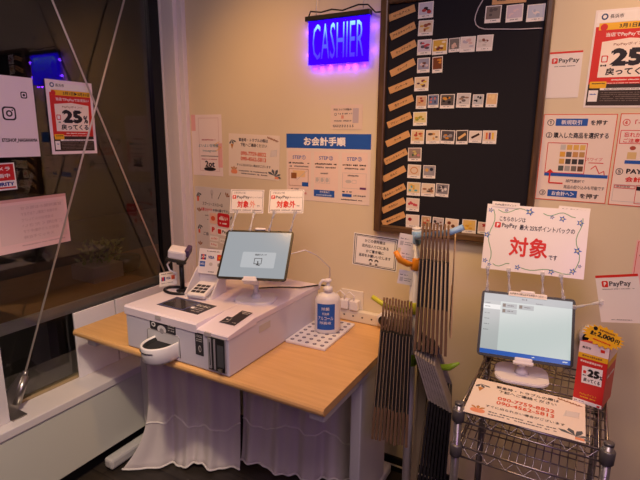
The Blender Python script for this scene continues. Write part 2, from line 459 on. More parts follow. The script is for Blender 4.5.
# ------------------------------------------------------------------ cloth skirts
def skirt(p0, path, seed, nfold, label, zt=.655):
    rng = random.Random(seed); n = 130; m = 26
    def P(u):
        s = u * (len(path) - 1); i = min(int(s), len(path) - 2); t = s - i
        return Vector(path[i]).lerp(Vector(path[i + 1]), t)
    ph = [rng.uniform(0, 6.28) for _ in range(4)]
    def pt(u, v):            # v 0 top .. 1 hem
        c = P(u); d = (P(min(1, u + .02)) - P(max(0, u - .02))).normalized(); nrm = Vector((d.y, -d.x))
        amp = .005 + .014 * v ** .8
        w_ = u + .10 * math.sin(4.1 * u + ph[3]) + .03 * math.sin(2.2 * v + ph[1])
        o = amp * (.9 * math.sin(2 * PI * nfold * w_ + ph[0]) * (.5 + .5 * math.sin(7 * u + ph[2]) ** 2) + .35 * math.sin(2 * PI * nfold * 2.3 * w_ + ph[1] + v) + .8 * math.sin(5 * u + ph[3]))
        o += .045 * v ** 4
        z = zt + (.008 - zt) * v
        if v > .97: o += .006
        q = c + nrm * o - d * (.13 * max(0, 1 - u * 3) ** 1.5 * v ** 5 if seed == 3 else 0)
        lift = max(0, .022 * math.sin(9 * u + ph[2])) * v
        return (q.x, q.y, z + lift)
    b = MB(); vs = [pt(i / n, j / m) for j in range(m + 1) for i in range(n + 1)]
    fs = [(j * (n + 1) + i, (j + 1) * (n + 1) + i, (j + 1) * (n + 1) + i + 1, j * (n + 1) + i + 1) for j in range(m) for i in range(n)]
    b.add(vs, fs, M_cloth, True)
    root = thing('table_skirt', label, 'curtain', (*path[0], 0), group='cloth skirts under the desk')
    o = b.build('cloth', root)
    md = o.modifiers.new('thick', 'SOLIDIFY'); md.thickness = .002; md.offset = 0
    # white drawn-thread band above the hem
    tb_ = MB(); band = []
    for i in range(n + 1):
        u = i / n; v = .70 + .03 * math.sin(8 * u + ph[2]) + .022 * math.sin(19 * u + ph[3]) + .03 * u - .02
        q = pt(u, v); c = P(u); d = (P(min(1, u + .02)) - P(max(0, u - .02))).normalized(); band.append((q[0] + d.y * .002, q[1] - d.x * .002, q[2]))
    tb_.tube(band, .004, mat('white_trim', srgb(244, 238, 230), .8), 6); tb_.build('trim_band', root)
    hm = MB(); hm.tube([(p[0], p[1], p[2] + .004) for p in (pt(i / n, 1) for i in range(n + 1))], .0045, mat('white_trim', (1, 1, 1)), 6); hm.build('hem', root)
    return root


skirt(0, [(-1.65, 1.365), (-1.57, 1.43), (-1.45, 1.50), (-1.30, 1.585)], 3, 2.6, 'white cloth skirt under the desk behind the coin dish, left piece')
skirt(0, [(-1.30, 1.60), (-1.16, 1.625), (-1.0, 1.68), (-.86, 1.735), (-.72, 1.785)], 8, 3.4, 'white cloth skirt under the desk beside the right leg, right piece')

# ================================================================== CASH MACHINE
M_cm = mat('lavender_white_plastic', srgb(208, 203, 214), .38)
M_cmtop = mat('white_lid_plastic', srgb(228, 216, 226), .3)
M_lab = mat('black_label', srgb(40, 36, 44), .35)
cm = thing('cash_machine', 'white self-checkout cash machine with coin dish and note slots', 'cash machine', (-1.27, 1.49, .70))
b = MB(); b.box(-1.525, -1.013, 1.18, 1.80, .703, .851, M_cm, .004); b.build('housing', cm)
b = MB(); b.prism([(1.176, .838), (1.176, .866), (1.184, .872), (1.802, .872), (1.802, .838)], -1.528, -1.153, M_cmtop,
                  xf=Matrix(((0, 0, 1, 0), (1, 0, 0, 0), (0, 1, 0, 0), (0, 0, 0, 1)))); b.build('coin_unit_lid', cm)
b = MB(); b.box(-1.153, -1.011, 1.337, 1.802, .850, .872, M_cmtop, .003); b.build('note_unit_lid', cm)
b = MB(); b.prism([(1.177, .840), (1.177, .8505), (1.181, .8535), (1.3365, .8725), (1.3365, .845)], -1.1525, -1.011, M_cmtop,
                  xf=Matrix(((0, 0, 1, 0), (1, 0, 0, 0), (0, 1, 0, 0), (0, 0, 0, 1)))); b.build('note_hatch', cm)
for x in (-1.34, -1.10):
    b = MB(); z = .852 if x < -1.2 else .838
    b.box(x - .014, x + .014, 1.1725, 1.178, z, z + .014, mat('grey_tape', srgb(176, 168, 168), .6)); b.build('tape_tab', cm)


def flat_part(w, h, mtx, name, fn, parent, base=M_lab, label=None):
    s = Sheet(w, h, 100, 100 * h / w, base=base); fn(s); o = s.build(name, mtx, None, None, parent=parent)
    if label: o['label'] = label
    return o


def lie(x, y, z, rz=0): return Matrix.Translation((x, y, z)) @ Matrix.Rotation(R(rz), 4, 'Z')


def d_display(s):
    H = s.DH
    s.rrect(6, 6, 60, H - 6, 3, mat('dark_lcd', srgb(62, 58, 60), .12, spec=.8), 1)
    s.frame(3, 3, 62, H - 3, 1, ink(110, 120, 190), 1)
    s.ell(68, H * .55, 4, 4, WHT); s.text('はじめに', 66, 10, 95, 18, WHT); s.fine(66, 24, 95, 27, LGREY); s.fine(66, 31, 95, 34, LGREY); s.fine(76, 39, 95, 42, LGREY)


flat_part(.212, .106, lie(-1.317, 1.298, .872), 'display_panel', d_display, cm)
def d_hatch(s):
    H = s.DH
    s.poly([(30, 2), (98, 2), (98, 40), (98, H - 2), (2, H - 2), (2, H * .55), (30, H * .55)], M_lab, 1)
    s.line([(10, H - 10), (40, H - 22), (36, H * .6)], 2.5, LGREY, 2); s.fine(40, 10, 92, 18, LGREY); s.fine(46, 24, 92, 30, LGREY); s.fine(56, H - 30, 92, H - 22, LGREY); s.ell(22, H * .72, 7, 5, LGREY)
flat_part(.074, .112, Matrix.Translation((-1.075, 1.300, .8690)) @ Matrix.Rotation(math.atan(.019 / .1555), 4, 'X'), 'note_guide_label', d_hatch, cm, base=M_cmtop)
def d_coin(s):
    H = s.DH
    s.rrect(0, 0, 100, H, 4, M_lab, 1); s.ell(14, H * .5, 8, 7, WHT); s.ell(14, H * .5, 5, 4, M_lab, 3)
    s.ell(46, H * .8, 17, 12, ink(220, 214, 214), 2); s.ell(46, H * .95, 8, 8, ink(150, 146, 150), 3); s.fine(70, 6, 94, 10, LGREY); s.fine(70, 13, 94, 17, LGREY); s.fine(70, 20, 94, 24, LGREY)
flat_part(.134, .042, on_wall(-1.324, .825, y=1.1797), 'coin_guide_label', d_coin, cm, base=M_cm)
def d_note(s):
    H = s.DH
    s.text('1000', 14, 16, 86, 44, LGREY, .0); s.fine(14, 54, 86, 66, LGREY); s.fine(14, 74, 86, 84, LGREY); s.ell(56, H * .70, 18, 34, LGREY, 2); s.ell(58, H * .70, 10, 24, M_lab, 3)
flat_part(.038, .084, on_wall(-1.145, .796, y=1.1797), 'note_label', d_note, cm)
# note slot block
ns = MB()
ns.box(-1.103, -1.023, 1.1745, 1.181, .714, .842, mat('grey_bezel', srgb(150, 146, 150), .4), .002); o = ns.build('note_slot', cm)
b = MB(); b.box(-1.100, -1.026, 1.1738, 1.1746, .717, .839, M_black); b.build('slot_gap', o)
b = MB(); b.box(-1.097, -1.084, 1.1700, 1.1739, .722, .834, mat('grey_bezel', (1, 1, 1)), .001); b.box(-1.090, -1.087, 1.1690, 1.1701, .735, .82, M_black); b.box(-1.072, -1.066, 1.1690, 1.1739, .722, .834, mat('grey_bezel', (1, 1, 1)), .001); b.build('slot_guide', o)
b = MB(); b.box(-1.058, -1.030, 1.1725, 1.174, .735, .815, mat('smoked_window', srgb(70, 72, 76), .12)); b.box(-1.052, -1.036, 1.166, 1.174, .718, .730, M_steel, .001); b.build('slot_window', o)
# coin recess outline + dish
b = MB()
arc = [(-1.408, .735), (-1.408, .790)] + [(-1.396 + .012 * math.cos(a), .790 + .012 * math.sin(a)) for a in (R(150), R(120), R(90))] + [(-1.25, .802), (-1.242, .795), (-1.242, .72)]
b.tube([(x, 1.1795, z) for x, z in arc], .0022, mat('grey_bezel', (1, 1, 1)), 6); b.box(-1.405, -1.245, 1.1785, 1.181, .722, .800, mat('recess_white', srgb(206, 204, 206), .4)); b.build('coin_recess', cm)
def dplan(w, d, n=18):
    return [(-w / 2, 0)] + [(-w / 2 * math.cos(PI * i / n), -d * (.12 + .88 * math.sin(PI * i / n) ** .8)) for i in range(n + 1)] + [(w / 2, 0)]
dish = MB()
outer = dplan(.124, .104); inner = dplan(.113, .097); n = len(outer); cx, cy = -1.309, 1.179
vs = []; zt, zb = .780, .712
lev = [(outer, zb, .80), (outer, zb + .012, .96), (outer, zt - .004, 1.0), (outer, zt, .985), (inner, zt, 1.0), (inner, zt - .006, .985)]
for poly, z, s_ in lev: vs += [(cx + x * s_, cy + y * s_, z) for x, y in poly]
fs = [(k * n + i, k * n + i + 1, (k + 1) * n + i + 1, (k + 1) * n + i) for k in range(5) for i in range(n - 1)]
fs.append(tuple(range(n))[::-1]); dish.add(vs, fs, M_white, True)
dsh = dish.build('coin_dish', cm)
b = MB(); vs = [(cx + x * .985, cy + y * .985, zt - .006) for x, y in inner] + [(cx + x * .8, cy + y * .88 - .002, zt - .016) for x, y in inner]
b.add(vs, [(i, i + 1, n + i + 1, n + i) for i in range(n - 1)] + [tuple(range(n, 2 * n))], mat('black_rubber', srgb(22, 24, 26), .5)); b.build('dish_liner', dsh)
b = MB(); b.tube([(cx + x * 1.005, cy + y * 1.005, .762) for x, y in outer[3:-7]], .0018, M_black, 6); b.build('dish_trim', dsh)
b = MB(); b.box(-1.0135, -1.0118, 1.353, 1.425, .803, .830, mat('pale_grey_label', srgb(196, 190, 184), .5)); b.build('side_label', cm)

# ------------------------------------------------------------------ tablets
def tablet(mtx, screen_fn, label, screen_mat):
    w, h = .2806, .2149
    root = thing('tablet', label, 'tablet'); root.matrix_basis = mtx
    b = MB()
    pts = []
    for cx, cy, a0 in ((w / 2 - .012, h / 2 - .012, 0), (-w / 2 + .012, h / 2 - .012, 90), (-w / 2 + .012, -h / 2 + .012, 180), (w / 2 - .012, -h / 2 + .012, 270)):
        for k in range(6): a = R(a0 + k * 18); pts.append((cx + .012 * math.cos(a), cy + .012 * math.sin(a)))
    b.prism(pts, -.007, 0, M_black); b.build('tablet_body', root, world=False)
    s = Sheet(w - .017, h - .017, 100, 76, base=screen_mat, th=.0004); screen_fn(s)
    o = s.mb.build('screen', root, world=False); o.location = (0, 0, .0001)
    return root


def emat(name, c, e): return mat(name, (0.02, 0.02, 0.02), .15, emit=c, estr=e)


def scr1(s):
    s.rrect(30, 34, 82, 60, 2, emat('screen_box', srgb(205, 208, 212), .75))
    s.text('画面をタッチ', 50, 37, 68, 40, emat('screen_ink', srgb(60, 60, 64), .5)); s.frame(50, 44, 62, 54, .9, emat('screen_ink', (0, 0, 0), 1)); s.line([(56, 49), (57, 56)], 1.6, emat('screen_ink', (0, 0, 0), 1), 3)
    s.line([(54, 55), (60, 56)], 1.4, emat('screen_ink', (0, 0, 0), 1), 3)


def scr2(s):
    s.rect(0, 70.5, 100, 76, emat('screen_blue', srgb(10, 92, 190), .75)); s.rect(0, 0, 20, 70.5, emat('screen_side', srgb(206, 214, 212), .62)); s.rect(0, 14, 20, 20, emat('screen_white', srgb(240, 242, 238), .8), 2)
    s.rect(0, 0, 100, 9, emat('screen_head', srgb(196, 206, 208), .62)); s.text('商品一覧', 44, 3, 50, 5, emat('screen_ink', (0, 0, 0), 1)); s.fine(60, 7, 68, 8.4, emat('screen_grey', srgb(140, 150, 150), .5))
    for x, y in ((22, 11), (22, 18), (41, 11)):
        s.rect(x, y, x + 17, y + 5.8, emat('screen_row', srgb(190, 200, 200), .62), 2)
        s.rect(x + .6, y + .5, x + 4, y + 4.6, emat('screen_thumb', srgb(110, 100, 76), .6), 3); s.fine(x + 6, y + 2, x + 13, y + 3.4, emat('screen_ink', (0, 0, 0), 1), 3)
    for y in (12, 16.5, 25, 32, 39, 46): s.fine(2, y, 8, y + 1.2, emat('screen_grey', (0, 0, 0), 1), 3)
    s.fine(58, 72.5, 62, 74, emat('screen_white', (1, 1, 1), 1), 3); s.fine(92, 72.5, 97, 74, emat('screen_white', (1, 1, 1), 1), 3)


T1 = pose(-1.116, 1.477, 1.064, 49.8, -1.4, 17.6); T2 = pose(-.132, 1.588, .928, 60.4, -.8, 7.5)
tablet(T1, scr1, 'black-edged tablet with a blank grey-blue screen above the cash machine', emat('screen_greyblue', srgb(178, 184, 190), .72))
tablet(T2, scr2, 'black-edged tablet with a white list screen and blue bar above the wire rack', emat('screen_pale', srgb(214, 226, 222), .74))


def tablet_stand(T, bx, by, bz, rz, label):
    root = thing('tablet_stand', label, 'tablet stand', (bx, by, bz), (0, 0, R(rz)))
    pts = []
    for cx, cy, a0 in ((.035, .03, 0), (-.035, .03, 90), (-.035, -.03, 180), (.035, -.03, 270)):
        for k in range(7): a = R(a0 + k * 15); pts.append((cx + .045 * math.cos(a), cy + .04 * math.sin(a)))
    b = MB(); b.prism(pts, 0, .006, M_white); b.prism([(x * .96, y * .96) for x, y in pts], .006, .009, M_white); b.build('stand_base', root, world=False)
    X = root_mat(root).inverted() @ T
    back = X @ Vector((0, -.02, -.022)); low = X @ Vector((0, -.115, -.012))
    b = MB(); b.lathe([(.022, 0), (.018, .01), (.013, .02)], (0, .0, .008), M_white, 16)
    b.tube([(0, 0, .02), (0, .005, .07), tuple(back.lerp(Vector((0, .005, .07)), .4)), tuple(back)], [.011, .010, .010, .013], M_white, 12); b.build('stem', root, world=False)
    b = MB(); b.xf = X; b.box(-.030, .030, -.1185, -.1085, -.024, .012, M_white, .003); b.box(-.026, .026, -.112, -.098, .0012, .012, M_white, .004)
    b.box(-.012, .012, -.112, .112, -.016, -.0085, M_white, .002); b.box(-.022, .022, .1085, .1185, -.018, .006, M_white, .003); b.build('clamp', root, world=False)
    return root


tablet_stand(T1, -1.13, 1.495, .8725, 20, 'white round-based tablet stand on top of the cash machine')
tablet_stand(T2, -.128, 1.565, .7725, 8, 'white round-based tablet stand on the wire rack')

# black and white cables behind the left tablet
b = MB(); b.tube([(-1.20, 1.60, .878), (-1.13, 1.66, .878), (-1.05, 1.70, .878), (-1.0, 1.78, .876), (-.98, 1.84, .86)], .0032, M_black, 6)
tag(b.build('cable', origin=(-1.20, 1.6, .878)), 'black cable lying across the machine top behind the left tablet', 'cable')
b = MB(); P0 = T1 @ Vector((.142, .01, -.004)); b.tube([tuple(P0), tuple(P0 + Vector((.04, .04, .012))), (-.945, 1.66, 1.045), (-.935, 1.76, .97), (-.955, 1.80, .86), (-.96, 1.84, .80)], .0022, M_white, 6)
tag(b.build('cable', origin=tuple(P0)), 'white charging cable drooping from the left tablet to the wall', 'cable')


def clips(root, T, pts):
    """clear clip stems: each from the sheet's lower edge (local) down to the tablet's top edge (world)"""
    for a, c in pts:
        a = Vector(a); c = Vector(c)
        b = MB(); b.tube([a, a.lerp(c, .3), a.lerp(c, .35), a.lerp(c, .62), a.lerp(c, .66), c], [.0045, .0045, .0025, .0025, .0045, .0045], M_clear, 8)
        d = (c - a).normalized()
        for q in (a, c): b.box(q.x - .006, q.x + .006, q.y - .005, q.y + .005, q.z - .007, q.z + .007, M_clear, .002)
        b.build('clip', root)


def hang_sheet(name, label, cat, T, w, h, DW, DH, fn, pts, group=None):
    root = thing(name, label, cat, group=group); root.matrix_basis = T
    s = Sheet(w, h, DW, DH, th=.001); fn(s); s.mb.build('card', root, world=False)
    clips(root, T, pts); return root


def pay_card(extra):
    def fn(s):
        s.frame(4, 4, 136, 94, 1.4, K); s.text('こちらのレジは', 14, 10, 62, 17, K, .01)
        pay_logo(s, 9, 24, 15, 54); s.text('ポイントバックの', 82, 29, 132, 36, K, .005)
        if extra: s.text('対象外', 32, 46, 108, 76, RED, .03); s.text('です', 112, 64, 124, 72, K, .01)
        else: s.text('対象', 30, 46, 78, 76, RED, .03); s.text('外', 82, 46, 106, 76, ink(232, 150, 130), .02); s.text('です', 112, 64, 124, 72, K, .01)
        s.fine(8, 83, 132, 88, GREY)
    return fn


tp = lambda T, x: tuple(T @ Vector((x, .109, -.003)))
c1 = pose(-1.219, 1.564, 1.256, 71.3, -.6, 23); c2 = pose(-1.039, 1.582, 1.267, 63.6, -1.4, 22.1)
hang_sheet('pay_card', 'small framed payment card clipped above the left tablet, left of its pair', 'sign', c1, .14, .098, 140, 98, pay_card(False),
           [(tuple(c1 @ Vector((-.042, -.046, .002))), tp(T1, -.125)), (tuple(c1 @ Vector((.032, -.046, .002))), tp(T1, -.045))], 'payment cards above the left tablet')
hang_sheet('pay_card', 'small framed payment card clipped above the left tablet, right of its pair', 'sign', c2, .14, .098, 140, 98, pay_card(True),
           [(tuple(c2 @ Vector((-.045, -.046, .002))), tp(T1, .035)), (tuple(c2 @ Vector((.038, -.046, .002))), tp(T1, .125))], 'payment cards above the left tablet')

GRN = ink(120, 168, 120); FB = ink(70, 110, 190)


def big_sign(s):
    # wavy green vine border with blue flowers
    for pts in ([(14 + 5 * math.sin(t * .9), 8 + t * 8.2) for t in range(11)], [(192 + 5 * math.sin(t * .9 + 1), 12 + t * 7.8) for t in range(11)],
                [(24 + t * 9, 8 + 4 * math.sin(t * .9)) for t in range(9)], [(118 + t * 8, 9 + 3 * math.sin(t)) for t in range(9)],
                [(24 + t * 7, 92 + 3 * math.sin(t)) for t in range(6)], [(84 + t * 9, 94 + 2 * math.sin(t * .8)) for t in range(12)]):
        s.line([(x * 1.44, y * 2.12) for x, y in pts], 2.4, GRN)
    rg = random.Random(5)
    for x, y, r in ((12, 14, 7), (130, 12, 11), (196, 20, 6), (226, 22, 9), (276, 28, 9), (8, 70, 9), (276, 88, 10), (10, 128, 7), (24, 136, 6), (110, 136, 8), (208, 138, 8), (268, 132, 9), (60, 12, 5), (286, 120, 5)):
        p = []; y *= 1.46; r *= 1.3
        for k in range(10): a = 2 * PI * k / 10 + rg.random(); p.append((x + r * (1 if k % 2 == 0 else .42) * math.cos(2 * PI * k / 10), y + r * (1 if k % 2 == 0 else .42) * math.sin(2 * PI * k / 10)))
        s.poly(p, FB, 2); s.ell(x, y, r * .3, r * .3, ink(230, 220, 170), 3, 8)
    s.text('こちらのレジは', 42, 38, 120, 53, K, .014)
    pay_logo(s, 29, 58, 18, 46); s.text('最大 25%ポイントバックの', 104, 60, 264, 78, K, .014)
    s.text('対象', 79, 100, 193, 164, RED, .02); s.text('です', 197, 149, 221, 165, K, .014)


sg = pose(-.14, 1.659, 1.199, 73.5, .9, 8.6)
bs = hang_sheet('counter_sign', 'large white sign with flower border and red characters above the right tablet', 'sign', sg, .303, .216, 300, 214, big_sign,
                [(tuple(sg @ Vector((-.13, -.104, .002))), tp(T2, -.125)), (tuple(sg @ Vector((-.066, -.104, .002))), tp(T2, -.055)),
                 (tuple(sg @ Vector((.035, -.104, .002))), tp(T2, .045)), (tuple(sg @ Vector((.088, -.104, .002))), tp(T2, .105))])
for lx, w_ in ((-.095, .085), (.108, .09)):
    s = Sheet(w_, .018, 100, 20, base=M_card); s.text('PayPay最大ポイント', 12, 7, 88, 15, K, .005)
    o = s.mb.build('paper_strip', bs, world=False); o.location = (lx, .108, .002 if lx < 0 else -.004); o.rotation_euler = (0, 0, R(-1 if lx < 0 else -2))
s = Sheet(.115, .016, 100, 14, base=M_card); s.text('お手続きの際は必ずお声掛けください', 4, 4, 96, 10, K, .005)
s.build('paper_strip', T2 @ Matrix.Translation((.0, .104, .004)) @ Matrix.Rotation(R(-1), 4, 'Z'), 'narrow paper strip along the top edge of the right tablet', 'paper strip')


def qr_pay(s):
    s.rect(0, 0, 100, 6, RED); pay_logo(s, 14, 14, 15, 50); s.fine(14, 33, 88, 35, GREY)
    s.fine(26, 106, 74, 108, GREY)


qc = pose(.108, 1.585, 1.068, 85.9, -17.3, -30)
qroot = hang_sheet('pay_card', 'white payment card with red top on a clear arm right of the right tablet', 'sign', qc, .122, .139, 100, 114, qr_pay,
                   [(tuple(qc @ Vector((-.052, -.01, .002))), tuple(T2 @ Vector((.138, .083, -.002))))])

# ------------------------------------------------------------------ card reader holder, scanner, small cards on the machine
ch = thing('card_reader_holder', 'white acrylic card reader holder with card logos on its back plate', 'card reader holder', (-1.348, 1.44, .8722), (0, 0, R(12)))
side = [(-.062, 0), (.058, 0), (.064, .09), (.050, .105), (.030, .095), (-.040, .035), (-.062, .016)]
for x in (-.062, .058):
    b = MB(); b.prism(side, x, x + .004, M_white, xf=Matrix(((0, 0, 1, 0), (1, 0, 0, 0), (0, 1, 0, 0), (0, 0, 0, 1)))); b.build('side_plate', ch, world=False)
def d_brands(s):
    s.fine(30, 6, 78, 10, GREY); s.rect(8, 20, 28, 38, ink(40, 60, 130)); s.rect(14, 20, 21, 38, RED, 2); s.text('JCB', 9, 25, 27, 33, WHT, .02, 3)
    s.text('VISA', 36, 23, 60, 34, ink(30, 50, 130), .03); s.rect(70, 18, 92, 38, RED); s.text('SC', 75, 23, 87, 33, YEL, .02)
    s.rect(6, 44, 26, 62, ink(30, 90, 180)); s.text('AMEX', 8, 49, 24, 57, WHT, .01, 3); s.ell(48, 52, 7, 6, LGREY); s.text('iD', 74, 47, 86, 58, K, .02); s.fine(40, 76, 64, 80, GREY)
s = Sheet(.124, .106, 100, 86, base=M_white, th=.003); d_brands(s); o = s.mb.build('logo_plate', ch, world=False); o.matrix_basis = Matrix.Translation((0, .058, .125)) @ Matrix.Rotation(R(76), 4, 'X')
b = MB(); b.box(-.058, .058, .052, .056, .0, .085, M_white, .001); b.box(-.06, .06, -.062, .058, 0, .003, M_white); b.build('back_plate', ch, world=False)
cr = thing('card_reader', 'small white card reader with dark keys lying in the acrylic holder', 'card reader', (-1.340, 1.415, .890), (R(14), 0, R(12)))
b = MB(); b.box(-.040, .040, -.058, .05, .003, .021, M_white, .005); b.build('reader_body', cr, world=False)
for i in range(3):
    for j in range(3):
        b = MB(); b.box(-.03 + i * .021, -.012 + i * .021, -.040 + j * .022, -.024 + j * .022, .0205, .0225, M_lab, .001); b.build('key', cr, world=False)

sc = thing('barcode_scanner', 'black barcode scanner stand with white scanner head on the cash machine', 'barcode scanner', (-1.472, 1.402, .8722))
b = MB()
ring = [(.062 * math.cos(2 * PI * i / 32), .040 * math.sin(2 * PI * i / 32), .006) for i in range(32)]
b.xf = Matrix.Translation((-1.472, 1.402, .8722)); b.tube(ring, .0062, M_black, 8, closed=True); b.box(.0, .035, -.008, .035, .001, .012, M_black, .004); b.build('ring_base', sc)
b = MB(); b.xf = Matrix.Translation((-1.472, 1.402, .8722)); b.tube([(.010, .02, .006), (.010, .02, .13)], .010, M_black, 12); b.box(-.006, .026, .006, .036, .115, .150, M_black, .004); b.build('post', sc)
b = MB(); b.xf = pose(-1.458, 1.408, 1.036, 14, 10, 30)
b.box(-.040, .034, -.028, .030, -.014, .026, M_white, .008); b.build('scanner_head', sc)
b = MB(); b.xf = pose(-1.458, 1.408, 1.036, 14, 10, 30); b.box(-.046, .036, -.033, .03, -.026, -.012, M_black, .004); b.box(.026, .046, -.02, .036, .0, .034, mat('violet_grip', srgb(74, 56, 96), .4), .006); b.build('grip', sc)
b = MB(); b.tube([(-1.490, 1.395, 1.012), (-1.505, 1.385, .99), (-1.497, 1.39, .965), (-1.475, 1.405, .95)], .004, M_white, 8); b.build('scanner_cord', sc)

def d_tent(s):
    s.fine(12, 8, 86, 14, GREY); s.rect(12, 24, 34, 44, ink(40, 60, 130)); s.rect(18, 24, 26, 44, RED, 2); s.text('VISA', 40, 27, 66, 40, ink(40, 50, 120), .03); s.rect(70, 22, 90, 42, ORG); s.fine(12, 54, 80, 58, GREY)
s = Sheet(.088, .062, 100, 70, base=M_card); d_tent(s)
s.build('logo_card', pose(-1.548, 1.425, .912, 66, -14, 14), 'small tilted card with payment logos beside the black scanner ring', 'card')

# ------------------------------------------------------------------ tray and sanitiser
tr = thing('dotted_tray', 'white tray with rows of grey dots under the sanitiser bottle', 'tray', (-.925, 1.675, .7005), (0, 0, R(2)))
b = MB(); b.box(-.09, .09, -.148, .148, .0, .012, M_white, .003)
dots = b; dm = mat('grey_dot', srgb(96, 88, 112), .5)
for j in range(8):
    for i in range(5):
        x = -.068 + i * .034 + (.0 if j % 2 else .0); y = -.128 + j * .0365
        dots.lathe([(.0085, 0), (.0085, .0006)], (x, y, .012), dm, 10, smooth=False); dots.lathe([(.0035, 0), (.0035, .0008)], (x, y, .012), mat('pale_dot', srgb(170, 164, 180), .5), 8, smooth=False)
b.build('tray_plate', tr, world=False)
bt = thing('sanitiser_bottle', 'white pump bottle with blue label on the dotted tray', 'bottle', (-.905, 1.69, .7128), (0, 0, R(34)))
bt.scale = (1.16, 1.16, 1.12)
M_bt = mat('milky_bottle', srgb(236, 232, 234), .3, trans=.12)
b = MB(); b.lathe([(.040, 0), (.0455, .004), (.047, .015), (.047, .120), (.045, .132), (.036, .146), (.020, .153), (.016, .156), (.016, .160)], (0, 0, 0), M_bt, 32, sx=1.0, sy=.72); b.build('bottle_body', bt, world=False)
b = MB(); b.lathe([(.017, 0), (.017, .016), (.010, .019), (.006, .021), (.006, .036)], (0, 0, .158), M_white, 20); b.build('collar', bt, world=False)
b = MB(); b.lathe([(.009, 0), (.013, .004), (.013, .011), (.008, .014)], (0, 0, .192), M_white, 16)
b.tube([(0, 0, .200), (-.020, .0, .200), (-.029, .001, .188), (-.032, .001, .165)], [.006, .006, .005, .004], M_white, 10); b.build('pump_head', bt, world=False)
lb = MB(); nseg = 14; A0, A1 = R(-146), R(-62)
def lp(a, z): return (.0476 * math.cos(a), .0476 * .72 * math.sin(a) , z)
for a0, a1, z0, z1, m_, k in ((A0, A1, .018, .118, BLUE, 1.0),):
    vs = [tuple(c * k if q < 2 else c for q, c in enumerate(lp(a0 + (a1 - a0) * i / nseg, z))) for z in (z0, z1) for i in range(nseg + 1)]
    lb.add(vs, [(i, i + 1, nseg + 2 + i, nseg + 1 + i) for i in range(nseg)], m_, True)
def wrap_text(st, u0, u1, z0, z1, m_):
    vs, fs = text_mesh(st, 0.0); xs = [v[0] for v in vs]; ys = [v[1] for v in vs]
    q = []
    for x, y in vs:
        u = u0 + (x - min(xs)) / (max(xs) - min(xs)) * (u1 - u0); z = z0 + (y - min(ys)) / (max(ys) - min(ys)) * (z1 - z0)
        a = A0 + (A1 - A0) * u; p = lp(a, z); q.append((p[0] * 1.02, p[1] * 1.02, p[2]))
    lb.add(q, fs, m_)
wrap_text('除菌', .3, .7, .094, .106, WHT); wrap_text('手指用', .32, .68, .076, .086, WHT); wrap_text('アルコール', .1, .9, .056, .07, WHT); wrap_text('除菌液', .2, .8, .040, .051, WHT)
lb.build('bottle_label', bt, world=False)

# ------------------------------------------------------------------ outlet, raceway, round fittings on the wall
b = MB(); b.box(-1.02, -.725, 1.868, 1.899, .7015, .752, M_offwhite, .004)
for i in range(6): b.lathe([(.004, 0), (.004, .001)], (0, 0, 0), M_black, 10, xf=Matrix.Translation((-.96 + i * .045, 1.868, .728)) @ Matrix.Rotation(PI / 2, 4, 'X'))
tag(b.build('cable_duct', origin=(-.87, 1.885, .7015)), 'white cable duct with small screws on the desk along the wall', 'cable duct')
ou = thing('power_outlet', 'white wall outlet with two white plugs behind the desk', 'outlet', (-.89, 1.899, .79))
b = MB(); b.box(-.945, -.835, 1.893, 1.8995, .752, .84, M_offwhite, .003); b.build('outlet_plate', ou)
for x in (-.915, -.868):
    b = MB(); b.box(x - .021, x + .021, 1.858, 1.893, .755, .800, M_white, .005); b.build('plug', ou)
    b = MB(); b.tube([(x, 1.866, .800), (x + .003, 1.860, .825), (x - .02, 1.862, .84), (x - .045, 1.868, .82), (x - .05, 1.875, .77), (x - .05, 1.872, .753)], .0028, M_white, 6); b.build('plug_cord', ou)


def round_fit(x, z, label):
    root = thing('wall_fitting', label, 'wall fitting', (x, 1.899, z))
    b = MB(); b.lathe([(.030, 0), (.033, .006), (.033, .055), (.030, .060)], (0, 0, 0), M_white, 24, xf=Matrix.Translation((x, 1.899, z)) @ Matrix.Rotation(PI / 2, 4, 'X')); b.build('fitting_body', root)
    b = MB(); b.lathe([(.022, 0), (.020, .004)], (0, 0, 0), M_black, 24, xf=Matrix.Translation((x, 1.839, z)) @ Matrix.Rotation(PI / 2, 4, 'X')); b.build('fitting_face', root, world=True)


round_fit(.055, .835, 'white round fitting with black face on the wall behind the red stand')
round_fit(-.715, .745, 'white round fitting with black face on the wall behind the lower paper bags')

# ================================================================== THINGS ON THE BACK WALL
M_wood = wood('dark_frame_wood', srgb(62, 44, 30), srgb(104, 76, 50), 6, .4, (14, 14, 1.2))
bd = thing('menu_board', 'large black notice board in a dark brown wooden frame', 'notice board', (-.479, 1.9, 1.127))
b = MB(); b.box(-.76, -.19, 1.883, 1.899, 1.15, 2.025, mat('black_board', srgb(15, 12, 22), .85, bump=.1, bscale=300)); b.build('board_surface', bd)
X0, X1, Z0, Z1 = -.787, -.171, 1.127, 2.042
for a in ((X0, -.755, Z0, Z1), (-.194, X1, Z0, Z1)):
    b = MB(); b.box(a[0], a[1], 1.866, 1.8995, a[2], a[3], M_wood, .006); b.build('frame_side', bd)
M_wood2 = wood('dark_frame_wood_flat', srgb(62, 44, 30), srgb(110, 80, 50), 6, .4, (1.2, 14, 14))
for a in ((-.757, -.192, Z0, 1.157), (-.757, -.192, 2.018, Z1)):
    b = MB(); b.box(a[0], a[1], 1.868, 1.8995, a[2], a[3], M_wood2, .006); b.build('frame_rail', bd)

